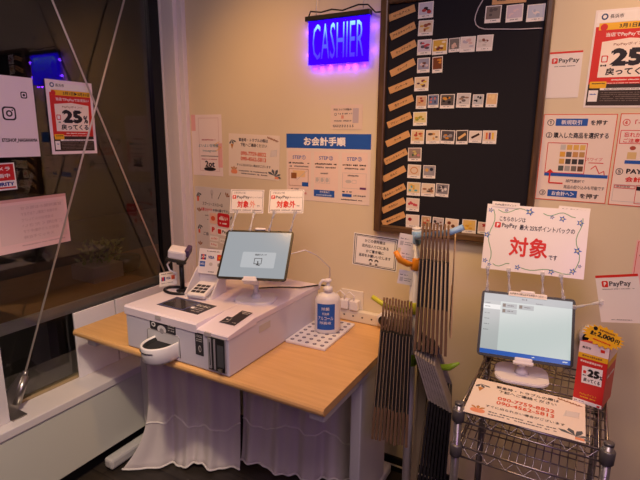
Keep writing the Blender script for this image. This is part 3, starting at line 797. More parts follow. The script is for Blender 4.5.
BY = 1.8828
NUM = ['one', 'two', 'three', 'four', 'five', 'six', 'seven', 'eight', 'nine', 'ten', 'eleven', 'twelve', 'thirteen']
ORD = ['first', 'second', 'third', 'fourth', 'fifth', 'sixth', 'seventh', 'eighth', 'ninth', 'tenth', 'eleventh', 'twelfth', 'thirteenth']
M_tagw = wood('pale_wood_tag', srgb(196, 146, 92), srgb(216, 168, 110), 8, .55, (2, 30, 30))
tags_ = [(-0.704, 1.983, 0.106, 14.4), (-0.697, 1.918, 0.103, 20.1), (-0.691, 1.852, 0.104, 21.8), (-0.692, 1.784, 0.105, 23.0), (-0.694, 1.716, 0.104, 19.0), (-0.692, 1.651, 0.105, 21.1), (-0.696, 1.585, 0.104, 22.6), (-0.699, 1.512, 0.105, 24.7), (-0.705, 1.441, 0.104, 26.5), (-0.709, 1.371, 0.106, 28.0), (-0.707, 1.299, 0.107, 28.0), (-0.706, 1.241, 0.109, 28.4), (-0.703, 1.185, 0.108, 26.8)]
words = ['ロールアイス', 'アイスキャンディ', 'カップアイス', 'クレープ', 'パンケーキ', '生ドーナツ', 'プリン・ゼリー', 'ケーキ', 'ドリンクスイーツ', 'だんご', 'あんみつ・わらび', 'マカロン', '焼きドーナツ']
for i, ((x, z, l, an), wd) in enumerate(zip(tags_, words)):
    s = Sheet(l, .026, 100, 25, base=M_tagw, th=.002); hw = min(40, 5.2 * len(wd)); s.text(wd, 50 - hw, 8, 50 + hw, 17, K, .02)
    s.build('wooden_tag', on_wall(x, z, -an, BY), 'tilted wooden name tag, %s from the top down the left of the black board' % ORD[i], 'name tag', 'tilted name tags on the board')
s = Sheet(.112, .03, 100, 26, base=M_tagw, th=.002); s.text('新商品', 14, 8, 40, 18, K, .02)
s.build('wooden_tag', on_wall(-.316, 1.988, 2, BY), 'level wooden name tag at the top right of the black board', 'name tag')

# photo cards: (x, z, w, h, ground, blobs, words)
c_ = srgb
def D(gr, bl, w): return (gr, bl, w)
cards = [
 [(-0.61, 1.984, 0.058, 0.056, (200, 196, 206), [(30, 28, 34), (170, 60, 60)], 'dark and red')],
 [(-0.607, 1.921, 0.057, 0.054, (224, 206, 180), [(206, 160, 70), (150, 80, 60)], 'yellow and brown')],
 [(-0.608, 1.853, 0.055, 0.055, (206, 196, 206), [(190, 70, 80), (90, 84, 96)], 'pale with a red spot'), (-0.549, 1.85, 0.057, 0.054, (214, 172, 70), [(120, 60, 50), (236, 220, 190)], 'mustard yellow'), (-0.495, 1.852, 0.04, 0.049, (120, 112, 106), [(214, 180, 160)], 'narrow grey with pale centre'), (-0.447, 1.851, 0.054, 0.053, (226, 214, 206), [(214, 180, 170), (190, 180, 190)], 'pinkish white'), (-0.387, 1.851, 0.056, 0.054, (222, 212, 204), [(130, 80, 60), (200, 190, 180)], 'whitish with small brown bar')],
 [(-0.608, 1.788, 0.049, 0.054, (150, 150, 170), [(210, 190, 190), (110, 70, 60)], 'blue-grey'), (-0.554, 1.787, 0.039, 0.058, (120, 66, 36), [(214, 140, 50)], 'narrow orange brown')],
 [(-0.612, 1.72, 0.056, 0.052, (222, 202, 170), [(90, 50, 70), (214, 180, 50), (130, 60, 80)], 'crowded purple and yellow')],
 [(-0.609, 1.652, 0.042, 0.049, (206, 170, 136), [(220, 170, 110), (160, 70, 60)], 'tan'), (-0.562, 1.655, 0.042, 0.049, (110, 120, 150), [(60, 60, 90), (200, 120, 110)], 'blue'), (-0.508, 1.653, 0.054, 0.052, (90, 84, 80), [(214, 150, 60), (30, 28, 30)], 'black and orange'), (-0.448, 1.655, 0.051, 0.052, (206, 200, 196), [(110, 100, 96), (150, 120, 100)], 'grey sketch-like'), (-0.395, 1.652, 0.039, 0.045, (190, 190, 190), [(40, 38, 40)], 'white and black'), (-0.347, 1.653, 0.039, 0.049, (226, 190, 140), [(236, 206, 150)], 'plain beige')],
 [(-0.611, 1.59, 0.055, 0.052, (222, 206, 150), [(190, 160, 50), (140, 150, 60)], 'yellow green')],
 [(-0.617, 1.521, 0.054, 0.055, (220, 196, 150), [(206, 130, 70), (180, 80, 60)], 'orange toned'), (-0.555, 1.521, 0.055, 0.052, (224, 206, 176), [(210, 160, 90), (90, 70, 60)], 'cream with dark base'), (-0.498, 1.521, 0.054, 0.051, (80, 74, 76), [(150, 146, 150), (206, 140, 50)], 'grey and orange halves'), (-0.444, 1.521, 0.044, 0.052, (70, 62, 56), [(224, 180, 120)], 'dark with a diagonal pastry'), (-0.395, 1.523, 0.046, 0.044, (226, 214, 200), [(60, 36, 26)], 'white with a dark diagonal bar'), (-0.344, 1.522, 0.049, 0.048, (226, 206, 180), [(220, 120, 60), (130, 60, 120), (230, 190, 60)], 'three coloured sticks')],
 [(-0.625, 1.452, 0.055, 0.053, (150, 130, 120), [(206, 190, 110), (200, 130, 130), (60, 90, 60)], 'green and pink cups')],
 [(-0.624, 1.385, 0.054, 0.054, (220, 200, 176), [(200, 140, 90)], 'round ring of snacks'), (-0.562, 1.386, 0.049, 0.051, (150, 146, 150), [(206, 160, 90), (40, 46, 60)], 'brown and black discs')],
 [(-0.622, 1.315, 0.056, 0.054, (220, 200, 150), [(90, 170, 180), (214, 170, 60)], 'turquoise and yellow'), (-0.563, 1.315, 0.055, 0.052, (224, 206, 180), [(70, 56, 50), (160, 110, 80)], 'dark bowl'), (-0.506, 1.317, 0.051, 0.051, (130, 126, 130), [(220, 214, 210), (70, 66, 70)], 'grey and white')],
 [(-0.623, 1.251, 0.055, 0.053, (224, 206, 190), [(190, 66, 80), (200, 80, 90)], 'red')],
 [(-0.62, 1.183, 0.057, 0.054, (228, 212, 196), [(150, 46, 50)], 'white with a small red disc'), (-0.564, 1.182, 0.039, 0.055, (190, 160, 120), [(180, 80, 60), (220, 190, 150)], 'narrow brown'), (-0.515, 1.182, 0.044, 0.052, (190, 180, 176), [(50, 46, 50), (120, 80, 70)], 'dark burger-shaped'), (-0.46, 1.183, 0.053, 0.05, (226, 206, 176), [(120, 60, 36), (120, 60, 36), (110, 70, 40)], 'three brown dots'), (-0.393, 1.184, 0.053, 0.053, (222, 186, 110), [(214, 160, 50), (230, 190, 80)], 'yellow fries'), (-0.34, 1.183, 0.04, 0.046, (220, 190, 180), [(170, 60, 60)], 'pink and red')],
 [(-0.366, 1.944, 0.054, 0.056, (120, 108, 100), [(90, 80, 76)], 'brown grey'), (-0.295, 1.94, 0.055, 0.055, (206, 190, 200), [(224, 200, 200)], 'lilac white'), (-0.227, 1.934, 0.056, 0.054, (190, 196, 210), [(224, 214, 210), (170, 180, 200)], 'pale blue')],
]
for ri, row in enumerate(cards):
    for ci, (x, z, w, h, gr, bl, wd) in enumerate(row):
        rg = random.Random(ri * 17 + ci)
        s = Sheet(w, h, 100, 100, base=M_card, th=.0006); s.rect(6, 5, 94, 78, ink(*gr))
        nb = max(2, 5 - len(bl))
        for c in bl:
            for k in range(nb):
                cx, cy_2 = rg.uniform(22, 78), rg.uniform(20, 64); rx, ry = rg.uniform(7, 17), rg.uniform(5, 12)
                if 'diagonal' in wd: 
                    if k == 0: s.line([(20, 60), (80, 26)], 18, ink(*c), 2)
                elif 'dots' in wd or 'disc' in wd:
                    if k == 0: cx, cy_2 = [(30, 36), (68, 30), (60, 58)][bl.index(c) if wd != 'three brown dots' else bl.index(c)], 0; s.ell(cx[0], cx[1], 14, 13, ink(*c), 2)
                elif 'sticks' in wd:
                    if k == 0: q = bl.index(c); s.rect(22 + q * 22, 16, 36 + q * 22, 66, ink(*c), 2)
                elif 'ring' in wd:
                    if k == 0: s.ell(50, 42, 30, 26, ink(*c), 2); s.ell(50, 42, 23, 19, ink(*gr), 3)
                else: s.ell(cx, cy_2, rx, ry, ink(*c), 2 + k, 9)
        s.fine(26, 84, 74, 90, GREY)
        n_ = len(row)
        if ri < 13: lab = '%s photo card, %s from the left in board row %s' % (wd, ORD[ci], NUM[ri])
        else: lab = '%s photo card below the level tag, top right of the board' % wd
        s.build('photo_card', on_wall(x, z, rg.uniform(-2, 2), BY), lab, 'photo card', 'food photo cards on the board')
b = MB(); cp = [(-0.404, 1.994), (-0.418, 1.970), (-0.426, 1.945), (-0.427, 1.930), (-0.422, 1.915), (-0.41, 1.904), (-0.39, 1.897), (-0.338, 1.892), (-0.272, 1.886), (-0.202, 1.883)]
b.tube([(x, 1.8805, z) for x, z in cp], .0018, mat('white_cord', srgb(200, 190, 196), .6), 6)
tag(b.build('cord', origin=(-.404, 1.8805, 1.994)), 'thin white cord curving below three photo cards at the upper right of the board', 'cord')

# ------------------------------------------------------------------ neon sign
ns = thing('cashier_sign', 'glowing blue CASHIER sign on the wall above the payment poster', 'neon sign', (-.985, 1.88, 1.81), (0, 0, 0))
glow = bpy.data.materials.new('blue_glow_acrylic'); glow.use_nodes = True; nt = glow.node_tree; nt.nodes.clear()
o_ = nt.nodes.new('ShaderNodeOutputMaterial'); e_ = nt.nodes.new('ShaderNodeEmission'); e_.inputs[0].default_value = (0.022, 0.0, 1, 1); e_.inputs[1].default_value = 2.6
t_ = nt.nodes.new('ShaderNodeBsdfTransparent'); a_ = nt.nodes.new('ShaderNodeAddShader'); t_.inputs[0].default_value = (.05, .04, .25, 1)
nt.links.new(e_.outputs[0], a_.inputs[0]); nt.links.new(t_.outputs[0], a_.inputs[1]); nt.links.new(a_.outputs[0], o_.inputs[0])
b = MB(); b.box(-1.118, -.832, 1.8735, 1.876, 1.812, 1.995, mat('sign_acrylic', (1, 1, 1), .02, trans=1.0, alpha=.25), .001); b.build('clear_panel', ns)
b = MB(); b.box(-1.116, -.834, 1.8765, 1.8785, 1.816, 1.992, glow); b.build('glow_panel', ns)
b = MB(); b.box(-1.126, -.828, 1.862, 1.888, 1.990, 2.010, M_black, .003); b.build('led_bar', ns)
lm = bpy.data.materials.new('engraved_letter_light'); lm.use_nodes = True; nt = lm.node_tree; b_ = nt.nodes['Principled BSDF']
tc = nt.nodes.new('ShaderNodeTexCoord'); sp = nt.nodes.new('ShaderNodeSeparateXYZ'); mr = nt.nodes.new('ShaderNodeMapRange'); rp = nt.nodes.new('ShaderNodeValToRGB')
mr.inputs['From Min'].default_value = .02; mr.inputs['From Max'].default_value = .16
nt.links.new(tc.outputs['Object'], sp.inputs[0]); nt.links.new(sp.outputs['Z'], mr.inputs['Value']); nt.links.new(mr.outputs[0], rp.inputs['Fac']); nt.links.new(rp.outputs['Color'], b_.inputs['Emission Color'])
rp.color_ramp.elements[0].color = (.045, .0, .75, 1); rp.color_ramp.elements[1].color = (.30, .70, 1, 1); e2 = rp.color_ramp.elements.new(.6); e2.color = (.06, .10, 1, 1)
b_.inputs['Emission Strength'].default_value = 1.3; b_.inputs['Base Color'].default_value = (.02, .02, .1, 1)
vs, fs = text_mesh('CASHIER', -.006)
xs = [v[0] for v in vs]; ys = [v[1] for v in vs]
b = MB(); q = [(-1.092 + (x - min(xs)) / (max(xs) - min(xs)) * .236, 1.8712, 1.836 + (y - min(ys)) / (max(ys) - min(ys)) * .140) for x, y in vs]
b.add(q, fs, lm); b.build('letters', ns)
b = MB(); b.tube([(-1.11, 1.868, 2.008), (-1.10, 1.866, 2.028), (-1.05, 1.868, 2.020), (-1.0, 1.868, 2.026), (-.95, 1.866, 2.016), (-.88, 1.866, 2.03), (-.84, 1.868, 2.026), (-.81, 1.876, 1.996), (-.785, 1.862, 1.992)], .0032, M_black, 6); b.build('cord', ns)
for x in (-1.08, -.865):
    b = MB(); b.tube([(x, 1.878, 2.008), (x, 1.886, 2.10)], .0016, M_clear, 6); b.box(x - .006, x + .006, 1.886, 1.899, 2.085, 2.105, M_clear, .001); b.build('hanger', ns)
for k, x in enumerate((-1.095, -1.06, -1.02, -.975, -.94, -.905, -.86)):      # light leaking out of the lower edge of the acrylic
    light('POINT', 'edge_leak_lamp', (x, 1.888, 1.806 - .004 * (k % 2)), (x, 1.9, 1.7), .05 + .025 * (k % 3), (.17, .02, 1.0), shadow_soft_size=.004)
for x, z in ((-1.124, 1.95), (-1.124, 1.86), (-.824, 1.95), (-.824, 1.86)):
    light('POINT', 'edge_leak_lamp', (x, 1.880, z), (x, 1.9, z), .07, (.20, .04, 1.0), shadow_soft_size=.01)

# ------------------------------------------------------------------ posters
# pink notice, code left out
s = Sheet(.20, .305, 100, 152, base=ink(240, 224, 220))
s.rect(0, 0, 14, 40, ink(232, 176, 172)); s.rect(86, 70, 100, 130, ink(232, 176, 172)); s.frame(24, 8, 90, 140, .8, ink(200, 160, 160))
s.text('よいよい甘物屋', 22, 72, 88, 80, ink(60, 130, 150), .005); s.text('Instagram', 36, 86, 80, 93, ink(60, 130, 150), .0); s.fine(30, 60, 84, 64, ink(190, 110, 120)); s.fine(26, 101, 86, 104, GREY); s.fine(30, 109, 82, 112, ink(190, 110, 120))
s.text('2ot', 42, 114, 74, 130, K, .03); s.ell(57, 135, 20, 5, K); s.line([(92, 66), (74, 74), (96, 80), (78, 90)], 1.4, YEL)
s.build('notice', on_wall(-1.728, 1.468), 'pink-edged portrait notice on the wall beside the white corner pillar', 'notice')

def leaf(s, x, y, k, m, rot=0):
    for a in (-40, 0, 40): 
        r = R(a + rot - 90); s.poly([(x, y), (x + k * math.cos(r - .25), y + k * math.sin(r - .25)), (x + 1.4 * k * math.cos(r), y + 1.4 * k * math.sin(r)), (x + k * math.cos(r + .25), y + k * math.sin(r + .25))], m, 1)


def trouble(s):
    DG = ink(90, 96, 100); OC = ink(190, 130, 60)
    leaf(s, 6, 14, 8, DG, 160); s.poly([(4, 24), (10, 24), (7, 36)], OC); leaf(s, 11, 84, 7, OC); s.rrect(5, 82, 18, 92, 4, ink(232, 150, 110)); leaf(s, 92, 88, 11, DG, -20); leaf(s, 92, 90, 9, DG, 60); s.rect(92, 90, 99, 95, ink(232, 150, 110))
    for k in range(4): leaf(s, 78 + k * 5, 8 + k * 2, 4, BRN, 30)
    s.poly([(84, 34), (96, 30), (94, 44), (82, 48)], ink(222, 214, 208)); s.frame(84, 32, 95, 46, .4, LGREY)
    s.text('緊急時・トラブルの際は', 21, 9, 78, 17, K, .012); s.text('下記へご連絡ください', 24, 20, 76, 28, K, .012)
    s.text('090-7759-8832', 25, 39, 75, 48, ink(216, 90, 50), .02); s.text('090-4562-5813', 25, 51, 75, 60, ink(216, 90, 50), .02)
    s.text('すぐに出られない場合がございます', 17, 67, 84, 73, K, .008); s.fine(21, 82, 78, 85, GREY); s.fine(21, 88, 78, 91, GREY)


s = Sheet(.303, .208, 100, 98, base=ink(236, 222, 206)); trouble(s)
s.build('notice', on_wall(-1.436, 1.421, 2), 'landscape contact notice with orange phone numbers on the wall left of the payment poster', 'notice')

def spoon(s):
    DG = ink(90, 96, 100); leaf(s, 8, 12, 8, DG, 160); s.rect(5, 20, 10, 30, ORG); leaf(s, 10, 52, 7, BRN); leaf(s, 9, 78, 8, DG, 160); s.rect(6, 88, 11, 96, ORG); leaf(s, 10, 122, 7, BRN)
    s.ell(46, 10, 4, 6, LGREY); s.line([(46, 12), (46, 22)], 1, K); s.line([(62, 22), (70, 8)], 1.2, K); leaf(s, 84, 16, 7, BRN, 30); leaf(s, 92, 62, 8, DG, -10)
    s.text('スプーン・ストローは', 20, 30, 74, 37, K, .012); s.text('必要な分だけ', 14, 42, 46, 49, RED, .015); s.text('お持ち帰り下さい', 48, 42, 92, 49, K, .012); s.fine(26, 56, 84, 59, GREY); s.fine(32, 64, 78, 67, GREY)
    s.text('ご自由に', 20, 92, 50, 99, K, .01)


s = Sheet(.252, .43, 100, 165, base=ink(214, 208, 202)); spoon(s)
s.build('notice', on_wall(-1.70, 1.040, 1), 'tall grey spoon and straw notice on the wall above the scanner', 'notice')

s = Sheet(.145, .20, 100, 140, base=ink(222, 214, 208), th=.0012)
s.rrect(6, 6, 40, 46, 6, ink(240, 196, 170)); s.ell(22, 26, 10, 9, ORG, 2); s.rrect(42, 2, 98, 52, 9, ink(206, 40, 50)); s.text('d払い', 50, 12, 90, 28, WHT, .03); s.fine(54, 36, 86, 42, WHT)
s.rrect(8, 50, 38, 86, 5, ink(240, 220, 214)); s.text('P', 16, 58, 30, 78, RED, .05); s.rrect(42, 58, 92, 84, 4, WHT); s.rrect(44, 62, 60, 80, 3, RED, 2); s.text('Pay', 64, 64, 88, 78, K, .02)
s.rrect(6, 92, 48, 110, 3, WHT); s.text('au PAY', 12, 97, 42, 105, ORG, .01); s.rrect(52, 96, 94, 114, 3, WHT); s.text('メルペイ', 56, 101, 90, 109, GREY, .01); s.rrect(6, 116, 44, 134, 3, WHT); s.text('R Pay', 12, 121, 38, 129, RED, .01)
s.build('logo_sheet', on_wall(-1.665, 1.03, 2, y=1.8975), 'sheet of red and white payment logos stuck over the grey spoon notice', 'notice')

# small notice above the poster
s = Sheet(.152, .103, 100, 68, base=ink(226, 204, 184)); s.text('防犯 カメラ作動中', 10, 10, 66, 16, K, .01); s.ell(16, 26, 4, 4, GREY); s.ell(16, 26, 2.6, 2.6, ink(226, 204, 184), 3); s.fine(24, 22, 68, 27, GREY); s.rect(34, 29, 42, 38, ink(214, 150, 130)); s.fine(12, 42, 66, 46, GREY)
s.rect(70, 10, 88, 50, ink(190, 176, 180)); s.text('⇓⇓⇓⇓⇓⇓⇓⇓', 10, 54, 74, 62, GREY, 0)
for k in range(9): s.poly([(8 + k * 7.6, 55), (11 + k * 7.6, 55), (9.5 + k * 7.6, 62)], GREY)
s.build('notice', on_wall(-.940, 1.600), 'small pale notice on the wall right above the payment poster', 'notice')


def procedure(s):
    s.rect(0, 0, 100, 17, BLUE); s.text('お会計手順', 22, 3.5, 72, 14, WHT, .03)
    for k in range(3):
        x = 2 + k * 33; s.rect(x, 21, x + 29, 68, ink(240, 214, 200)); s.text('STEP', x + 6, 26, x + 17, 30, BLUE, .01); s.text('①②③'[k], x + 18, 25.5, x + 22.5, 30.5, BLUE, .01)
        s.fine(x + 1, 34, x + 27, 36, K); s.fine(x + 2, 38, x + 26, 40, GREY)
    s.frame(3, 42, 28, 63, .5, BRN); s.rect(6, 47, 13, 54, BRN, 2); s.rrect(8, 44, 24, 52, 1, ink(236, 200, 150), 1); s.rect(20, 58, 28, 63, BLUE, 3); s.line([(13, 56), (26, 44)], .5, LGREY, 3); s.fine(6, 66, 16, 67.5, GREY)
    s.fine(43, 45, 52, 47, GREY)
    for k in range(3): s.ell(39 + k * 6, 54, 2, 2.5, LGREY); s.frame(37 + k * 6.2, 51, 42 + k * 6.2, 58, .4, LGREY)
    s.rect(35, 66, 60, 74, BLUE, 2); s.text('領収書発行', 42, 67, 54, 69.5, WHT, .0, 3); s.fine(38, 71, 57, 73, ink(180, 200, 230), 3)
    s.frame(69, 44, 96, 62, .4, LGREY); s.fine(75, 46, 88, 48, GREY); s.ell(76, 54, 3.4, 2, LGREY); s.frame(80, 52, 85, 56, .4, LGREY); s.rect(89, 60, 96, 62.4, ink(110, 60, 110), 3)
    s.fine(69, 65, 80, 67, K); s.rect(69, 68.5, 80, 72, BLUE, 2); s.fine(82, 69, 96, 71, GREY); s.fine(68, 74.5, 92, 76, K); s.text('払戻', 20, 70, 26, 73, RED, 0)


s = Sheet(.423, .30, 100, 80, base=ink(236, 218, 204)); procedure(s)
s.build('poster', on_wall(-1.033, 1.380), 'landscape payment steps poster with blue title bar below the glowing sign', 'poster')

s = Sheet(.209, .146, 100, 70, base=WHT)
s.frame(2, 2, 98, 68, 1.6, K); s.line([(7, 6), (6, 64)], 1.2, K); s.line([(93, 6), (94, 64)], 1.2, K); s.line([(6, 5), (94, 6)], .8, K); s.line([(6, 65), (94, 64)], .8, K)
s.text('かごの使用後は', 26, 10, 72, 17, K, .015); s.text('店内出入り口にある', 20, 21, 80, 28, K, .015); s.text('かご置き場に', 30, 32, 70, 39, K, .015); s.text('返却をお願いいたします', 14, 42, 86, 49, K, .015)
for x in (42, 55): s.ell(x, 55, 4.5, 3.6, K); s.ell(x, 57, 3, 2.4, WHT, 3); s.rect(x - 2.4, 60, x + 2.4, 65, GREY)
s.build('notice', on_wall(-.788, 1.029, 2), 'white basket return notice with black border on the wall below the board', 'notice')

# wall QR card, code left out
s = Sheet(.1, .15, 100, 150); s.rect(0, 0, 100, 6, RED); pay_logo(s, 8, 20, 18, 62); s.fine(16, 46, 84, 49, GREY)
s.build('pay_card', on_wall(-.121, 1.731), 'white payment card with red top edge on the wall right of the black board', 'sign')


def poster25(s, border):
    # design 100 x 143
    s.rect(border, 24, 100 - border, 108, RED); s.rect(border, 108, 100 - border, 143 - border, ink(60, 48, 40))
    s.rect(border, border, 100 - border, 18, WHT); s.ell(13, 10, 4.6, 4.6, ink(40, 70, 120)); s.ell(13, 10, 2.6, 2.6, WHT, 3); s.text('長浜市', 20, 7, 38, 13, K, .01)
    s.rect(border + 4, 19, 100 - border, 29, YEL, 2); s.text('3月1日▶3月31日', 34, 21, 92, 27.5, K, .02, 3); s.ell(14, 25, 5, 5, RED, 3)
    s.text('当店でPayPayでお支払い', 18, 33, 90, 40, WHT, .015)
    s.poly([(14, 46), (50, 42), (88, 46), (86, 98), (14, 98)], ink(250, 236, 222), 2); s.text('PayPayポイント', 30, 48, 74, 53, BRN, .01, 3)
    s.text('25', 28, 56, 72, 82, K, .05, 3); s.text('%', 74, 66, 84, 82, K, .03, 3); s.text('戻ってくる', 24, 84, 84, 95, K, .03, 3); s.rrect(16, 66, 25, 76, 1.5, RED, 3); s.rrect(17.5, 67.5, 23.5, 74.5, 1, WHT, 4); s.fine(16, 79, 24, 82, K, 3)
    s.rrect(border + 2, 104, 28, 114, 1.5, YEL, 3); s.fine(border + 5, 106, 26, 108, K, 4); s.fine(32, 101, 80, 103, WHT, 2); s.fine(28, 106, 86, 107.5, PINKW, 2)
    s.rect(20, 114, 100 - border, 117, WHT, 3); s.fine(26, 114.6, 92, 116.4, GREY, 4); s.rect(border + 2, 117, 18, 134, WHT, 3); s.fine(border + 4, 122, 16, 124, BLUE, 4)
    for k in range(5): s.fine(22, 120 + k * 3, 92, 121.4 + k * 3, ink(130, 116, 104), 2)


s = Sheet(.21, .303, 100, 143); poster25(s, 3)
s.build('poster', on_wall(.055, 1.772, 1), 'red and white 25 percent cashback poster at the top right of the back wall', 'poster')


def steps_a(s):
    s.frame(0, 0, 100, 136, 1.2, ORG); s.text('①', 6, 8, 16, 18, K, .01); s.rect(18, 7, 62, 18, BLUE); s.text('新規取引', 26, 9, 54, 16, WHT, .01, 3); s.text('を押す', 66, 9, 88, 17, K, .02)
    s.text('②', 6, 28, 15, 37, K, .01); s.text('購入した商品を選択する', 17, 28, 92, 37, K, .02)
    s.frame(10, 44, 66, 92, 1, RED, 3); s.rect(10, 92, 98, 97, BLUE, 2)
    cc = [(200, 196, 190), (224, 180, 90), (224, 180, 90), (224, 190, 100), (224, 170, 70), (110, 100, 96), (200, 150, 90), (190, 150, 90), (214, 170, 90), (70, 66, 66), (66, 60, 60), (70, 66, 66), (90, 96, 90), (170, 166, 160), (120, 110, 100), (110, 80, 60)]
    for k, c in enumerate(cc): x = 29 + (k % 4) * 9; y = 47 + (k // 4) * 11; s.rect(x, y, x + 7.4, y + 8, ink(*c), 2)
    s.text('スワイプ', 66, 66, 88, 71, RED, .0); s.line([(70, 74), (90, 74)], 1.2, RED); s.line([(74, 84), (80, 78), (86, 90), (92, 86), (94, 96)], 1.2, RED)
    s.poly([(12, 92), (24, 92), (18, 86)], RED, 4); s.line([(18, 92), (18, 108), (38, 108)], 2.2, RED, 4)
    s.text('部門選択で', 42, 101, 68, 106, K, .005); s.text('商品の絞り込みも可能です', 40, 110, 96, 116, K, .005)
    s.text('③', 6, 120, 15, 129, K, .01); s.rect(18, 119, 60, 130, BLUE); s.text('お会計へ＞', 24, 121, 56, 128, WHT, .015, 3); s.text('を押す', 64, 122, 90, 130, K, .02)


s = Sheet(.222, .297, 100, 136, base=ink(240, 222, 208)); steps_a(s)
s.build('poster', on_wall(-.060, 1.453, .5), 'instruction poster with steps one to three right of the black board', 'poster')


def steps_b(s):
    s.frame(0, 0, 100, 136, 1.2, ORG); s.text('④', 4, 8, 14, 18, RED, .01); s.text('「その他」を押す', 20, 9, 88, 18, RED, .02); s.frame(3, 24, 96, 44, 1, RED); s.text('忘れがちなので', 8, 27, 60, 34, RED, .015); s.text('ご注意ください', 8, 36, 60, 42, RED, .015)
    for k in range(4): s.ell(22 + k * 18, 50, 4, 3, ink(170, 80, 60)); s.rect(16 + k * 18, 56, 28 + k * 18, 66, ink(220, 190, 130))
    s.rect(14, 68, 98, 73, BLUE); s.text('⑤', 4, 80, 14, 90, K, .01); s.text('PAYPAYで', 18, 80, 70, 88, K, .03); s.text('会計金額を', 18, 92, 70, 100, RED, .03); s.frame(4, 104, 44, 130, .6, LGREY); s.rect(34, 106, 96, 112, K, 2); s.frame(34, 104, 96, 132, .8, RED, 3); s.frame(5, 105, 33, 110, .8, RED, 3)
    s.text('会計金額', 8, 106, 26, 108.6, K, 0)


s = Sheet(.215, .30, 100, 136, base=ink(240, 222, 208)); steps_b(s)
s.build('poster', on_wall(.166, 1.451, .5), 'instruction poster with steps four and five at the right end of the wall', 'poster')
s = Sheet(.12, .24, 100, 200, base=ink(240, 190, 186)); s.frame(4, 4, 96, 196, 1.5, RED); s.fine(12, 20, 88, 28, RED); s.fine(12, 40, 80, 46, K)
s.build('notice', on_wall(.215, 1.07), 'pale pink notice on the wall behind the white payment card', 'notice')

# ------------------------------------------------------------------ posters on the window
M_winp = mat('window_poster_paper', srgb(248, 234, 240), .4)
s = Sheet(.212, .303, 100, 143, base=M_winp); poster25(s, 6)
s.build('poster', on_glass(1.339, 1.586), 'red 25 percent cashback poster taped on the window', 'poster')
s = Sheet(.212, .305, 100, 144, base=M_winp)
# two camera glyph marks and the shop's line of text; the code between them is left out
def glyph(s, x, y, k, t):
    s.rrect(x - k, y - k, x + k, y + k, k * .5, K, 2); s.rrect(x - k + t, y - k + t, x + k - t, y + k - t, k * .38, M_winp, 3)
    s.ell(x, y, k * .48, k * .48, K, 4); s.ell(x, y, k * .48 - t, k * .48 - t, M_winp, 5); s.ell(x + k * .5, y - k * .5, k * .13, k * .13, K, 4, 8)
glyph(s, 51, 66, 12, 2.6)
s.rrect(75, 26, 87, 38, 3, K, 2); s.rrect(77, 28, 85, 36, 2, M_winp, 3); s.ell(81, 32, 2.4, 2.4, K, 4)
s.text('ETSSHOP_NAGAHAMA', 33, 110, 97, 117.5, ink(50, 42, 48), .035)
s.build('poster', on_glass(1.076, 1.581), 'white poster with a black camera emblem on the window beside the red poster', 'poster')
s = Sheet(.15, .104, 100, 68, base=WHT)
s.rect(3, 3, 97, 44, ink(206, 40, 46)); s.text('防犯カメラ', 8, 9, 88, 20, WHT, .02); s.text('録画中', 40, 26, 86, 37, WHT, .02); s.text('SECURITY', 24, 48, 94, 58, ink(40, 50, 140), .04); s.rect(3, 60, 97, 64, ink(206, 40, 46))
s.build('sticker', on_glass(.999, 1.355, 1), 'small red and white security camera sticker on the window', 'sticker')
M_pink = mat('pink_back_paper', srgb(242, 204, 200), .55)
s = Sheet(.298, .211, 100, 71, base=M_pink); PG = ink(206, 168, 164)
s.rect(0, 0, 100, 4, ink(222, 170, 162)); s.rect(4, 8, 96, 60, ink(232, 200, 194))
for k, wd in enumerate(('営業時間のお知らせ', '年中無休で営業しております', 'お会計はセルフレジで', 'ご利用ください', '防犯カメラ作動中です', 'スタッフ不在時')):
    s.text(wd, 34, 11 + k * 8, 92 - (k * 7) % 20, 15.6 + k * 8, PG, .01, 2, mirror=True)
s.fine(30, 63, 92, 65, PG)
s.build('poster', on_glass(1.124, 1.161, 1), 'pink landscape sheet seen from its back on the window below the stickers', 'poster')

# ================================================================== COAT STAND WITH PAPER BAGS
cs = thing('coat_stand', 'white pole coat stand with coloured branch hooks holding paper bags', 'coat stand', (-.505, 1.6, 0))
M_pole = mat('white_lacquer', srgb(222, 216, 212), .35)
b = MB(); b.tube([(-.498, 1.6, .02), (-.510, 1.6, 1.205)], .0165, M_pole, 20); b.build('pole', cs)
b = MB(); b.lathe([(.135, 0), (.135, .012), (.11, .018), (.03, .026)], (-.498, 1.6, .001), M_pole, 32); b.build('base', cs)
b = MB(); b.lathe([(.0165, 0), (.0165, .006), (.010, .010)], (-.510, 1.6, 1.205), M_pole, 20); b.build('pole_cap', cs)
def hook(pts, rad, col, rz, name):
    b = MB(); m_ = mat(name, srgb(*col), .35); b.tube(pts, rad, m_, 12); b.lathe([(.0185, -.022), (.021, -.018), (.021, .018), (.0185, .022)], (-.505, 1.6, rz), m_, 20); o = b.build('hook', cs); return o
hook([(-.51, 1.6, 1.085), (-.53, 1.58, 1.085), (-.552, 1.56, 1.10), (-.566, 1.55, 1.13)], [.012, .012, .0115, .009], (240, 150, 40), 1.085, 'orange_branch')['label'] = 'orange hook'
hook([(-.51, 1.6, 1.180), (-.485, 1.535, 1.194), (-.42, 1.513, 1.214), (-.37, 1.511, 1.226), (-.333, 1.51, 1.246)], [.010, .010, .010, .010, .010], (150, 190, 226), 1.180, 'blue_branch')['label'] = 'pale blue hook'
hook([(-.51, 1.6, .922), (-.520, 1.535, .926), (-.570, 1.508, .938), (-.629, 1.505, .968)], [.011, .010, .010, .0085], (206, 204, 60), .922, 'lime_branch')['label'] = 'lime yellow hook'
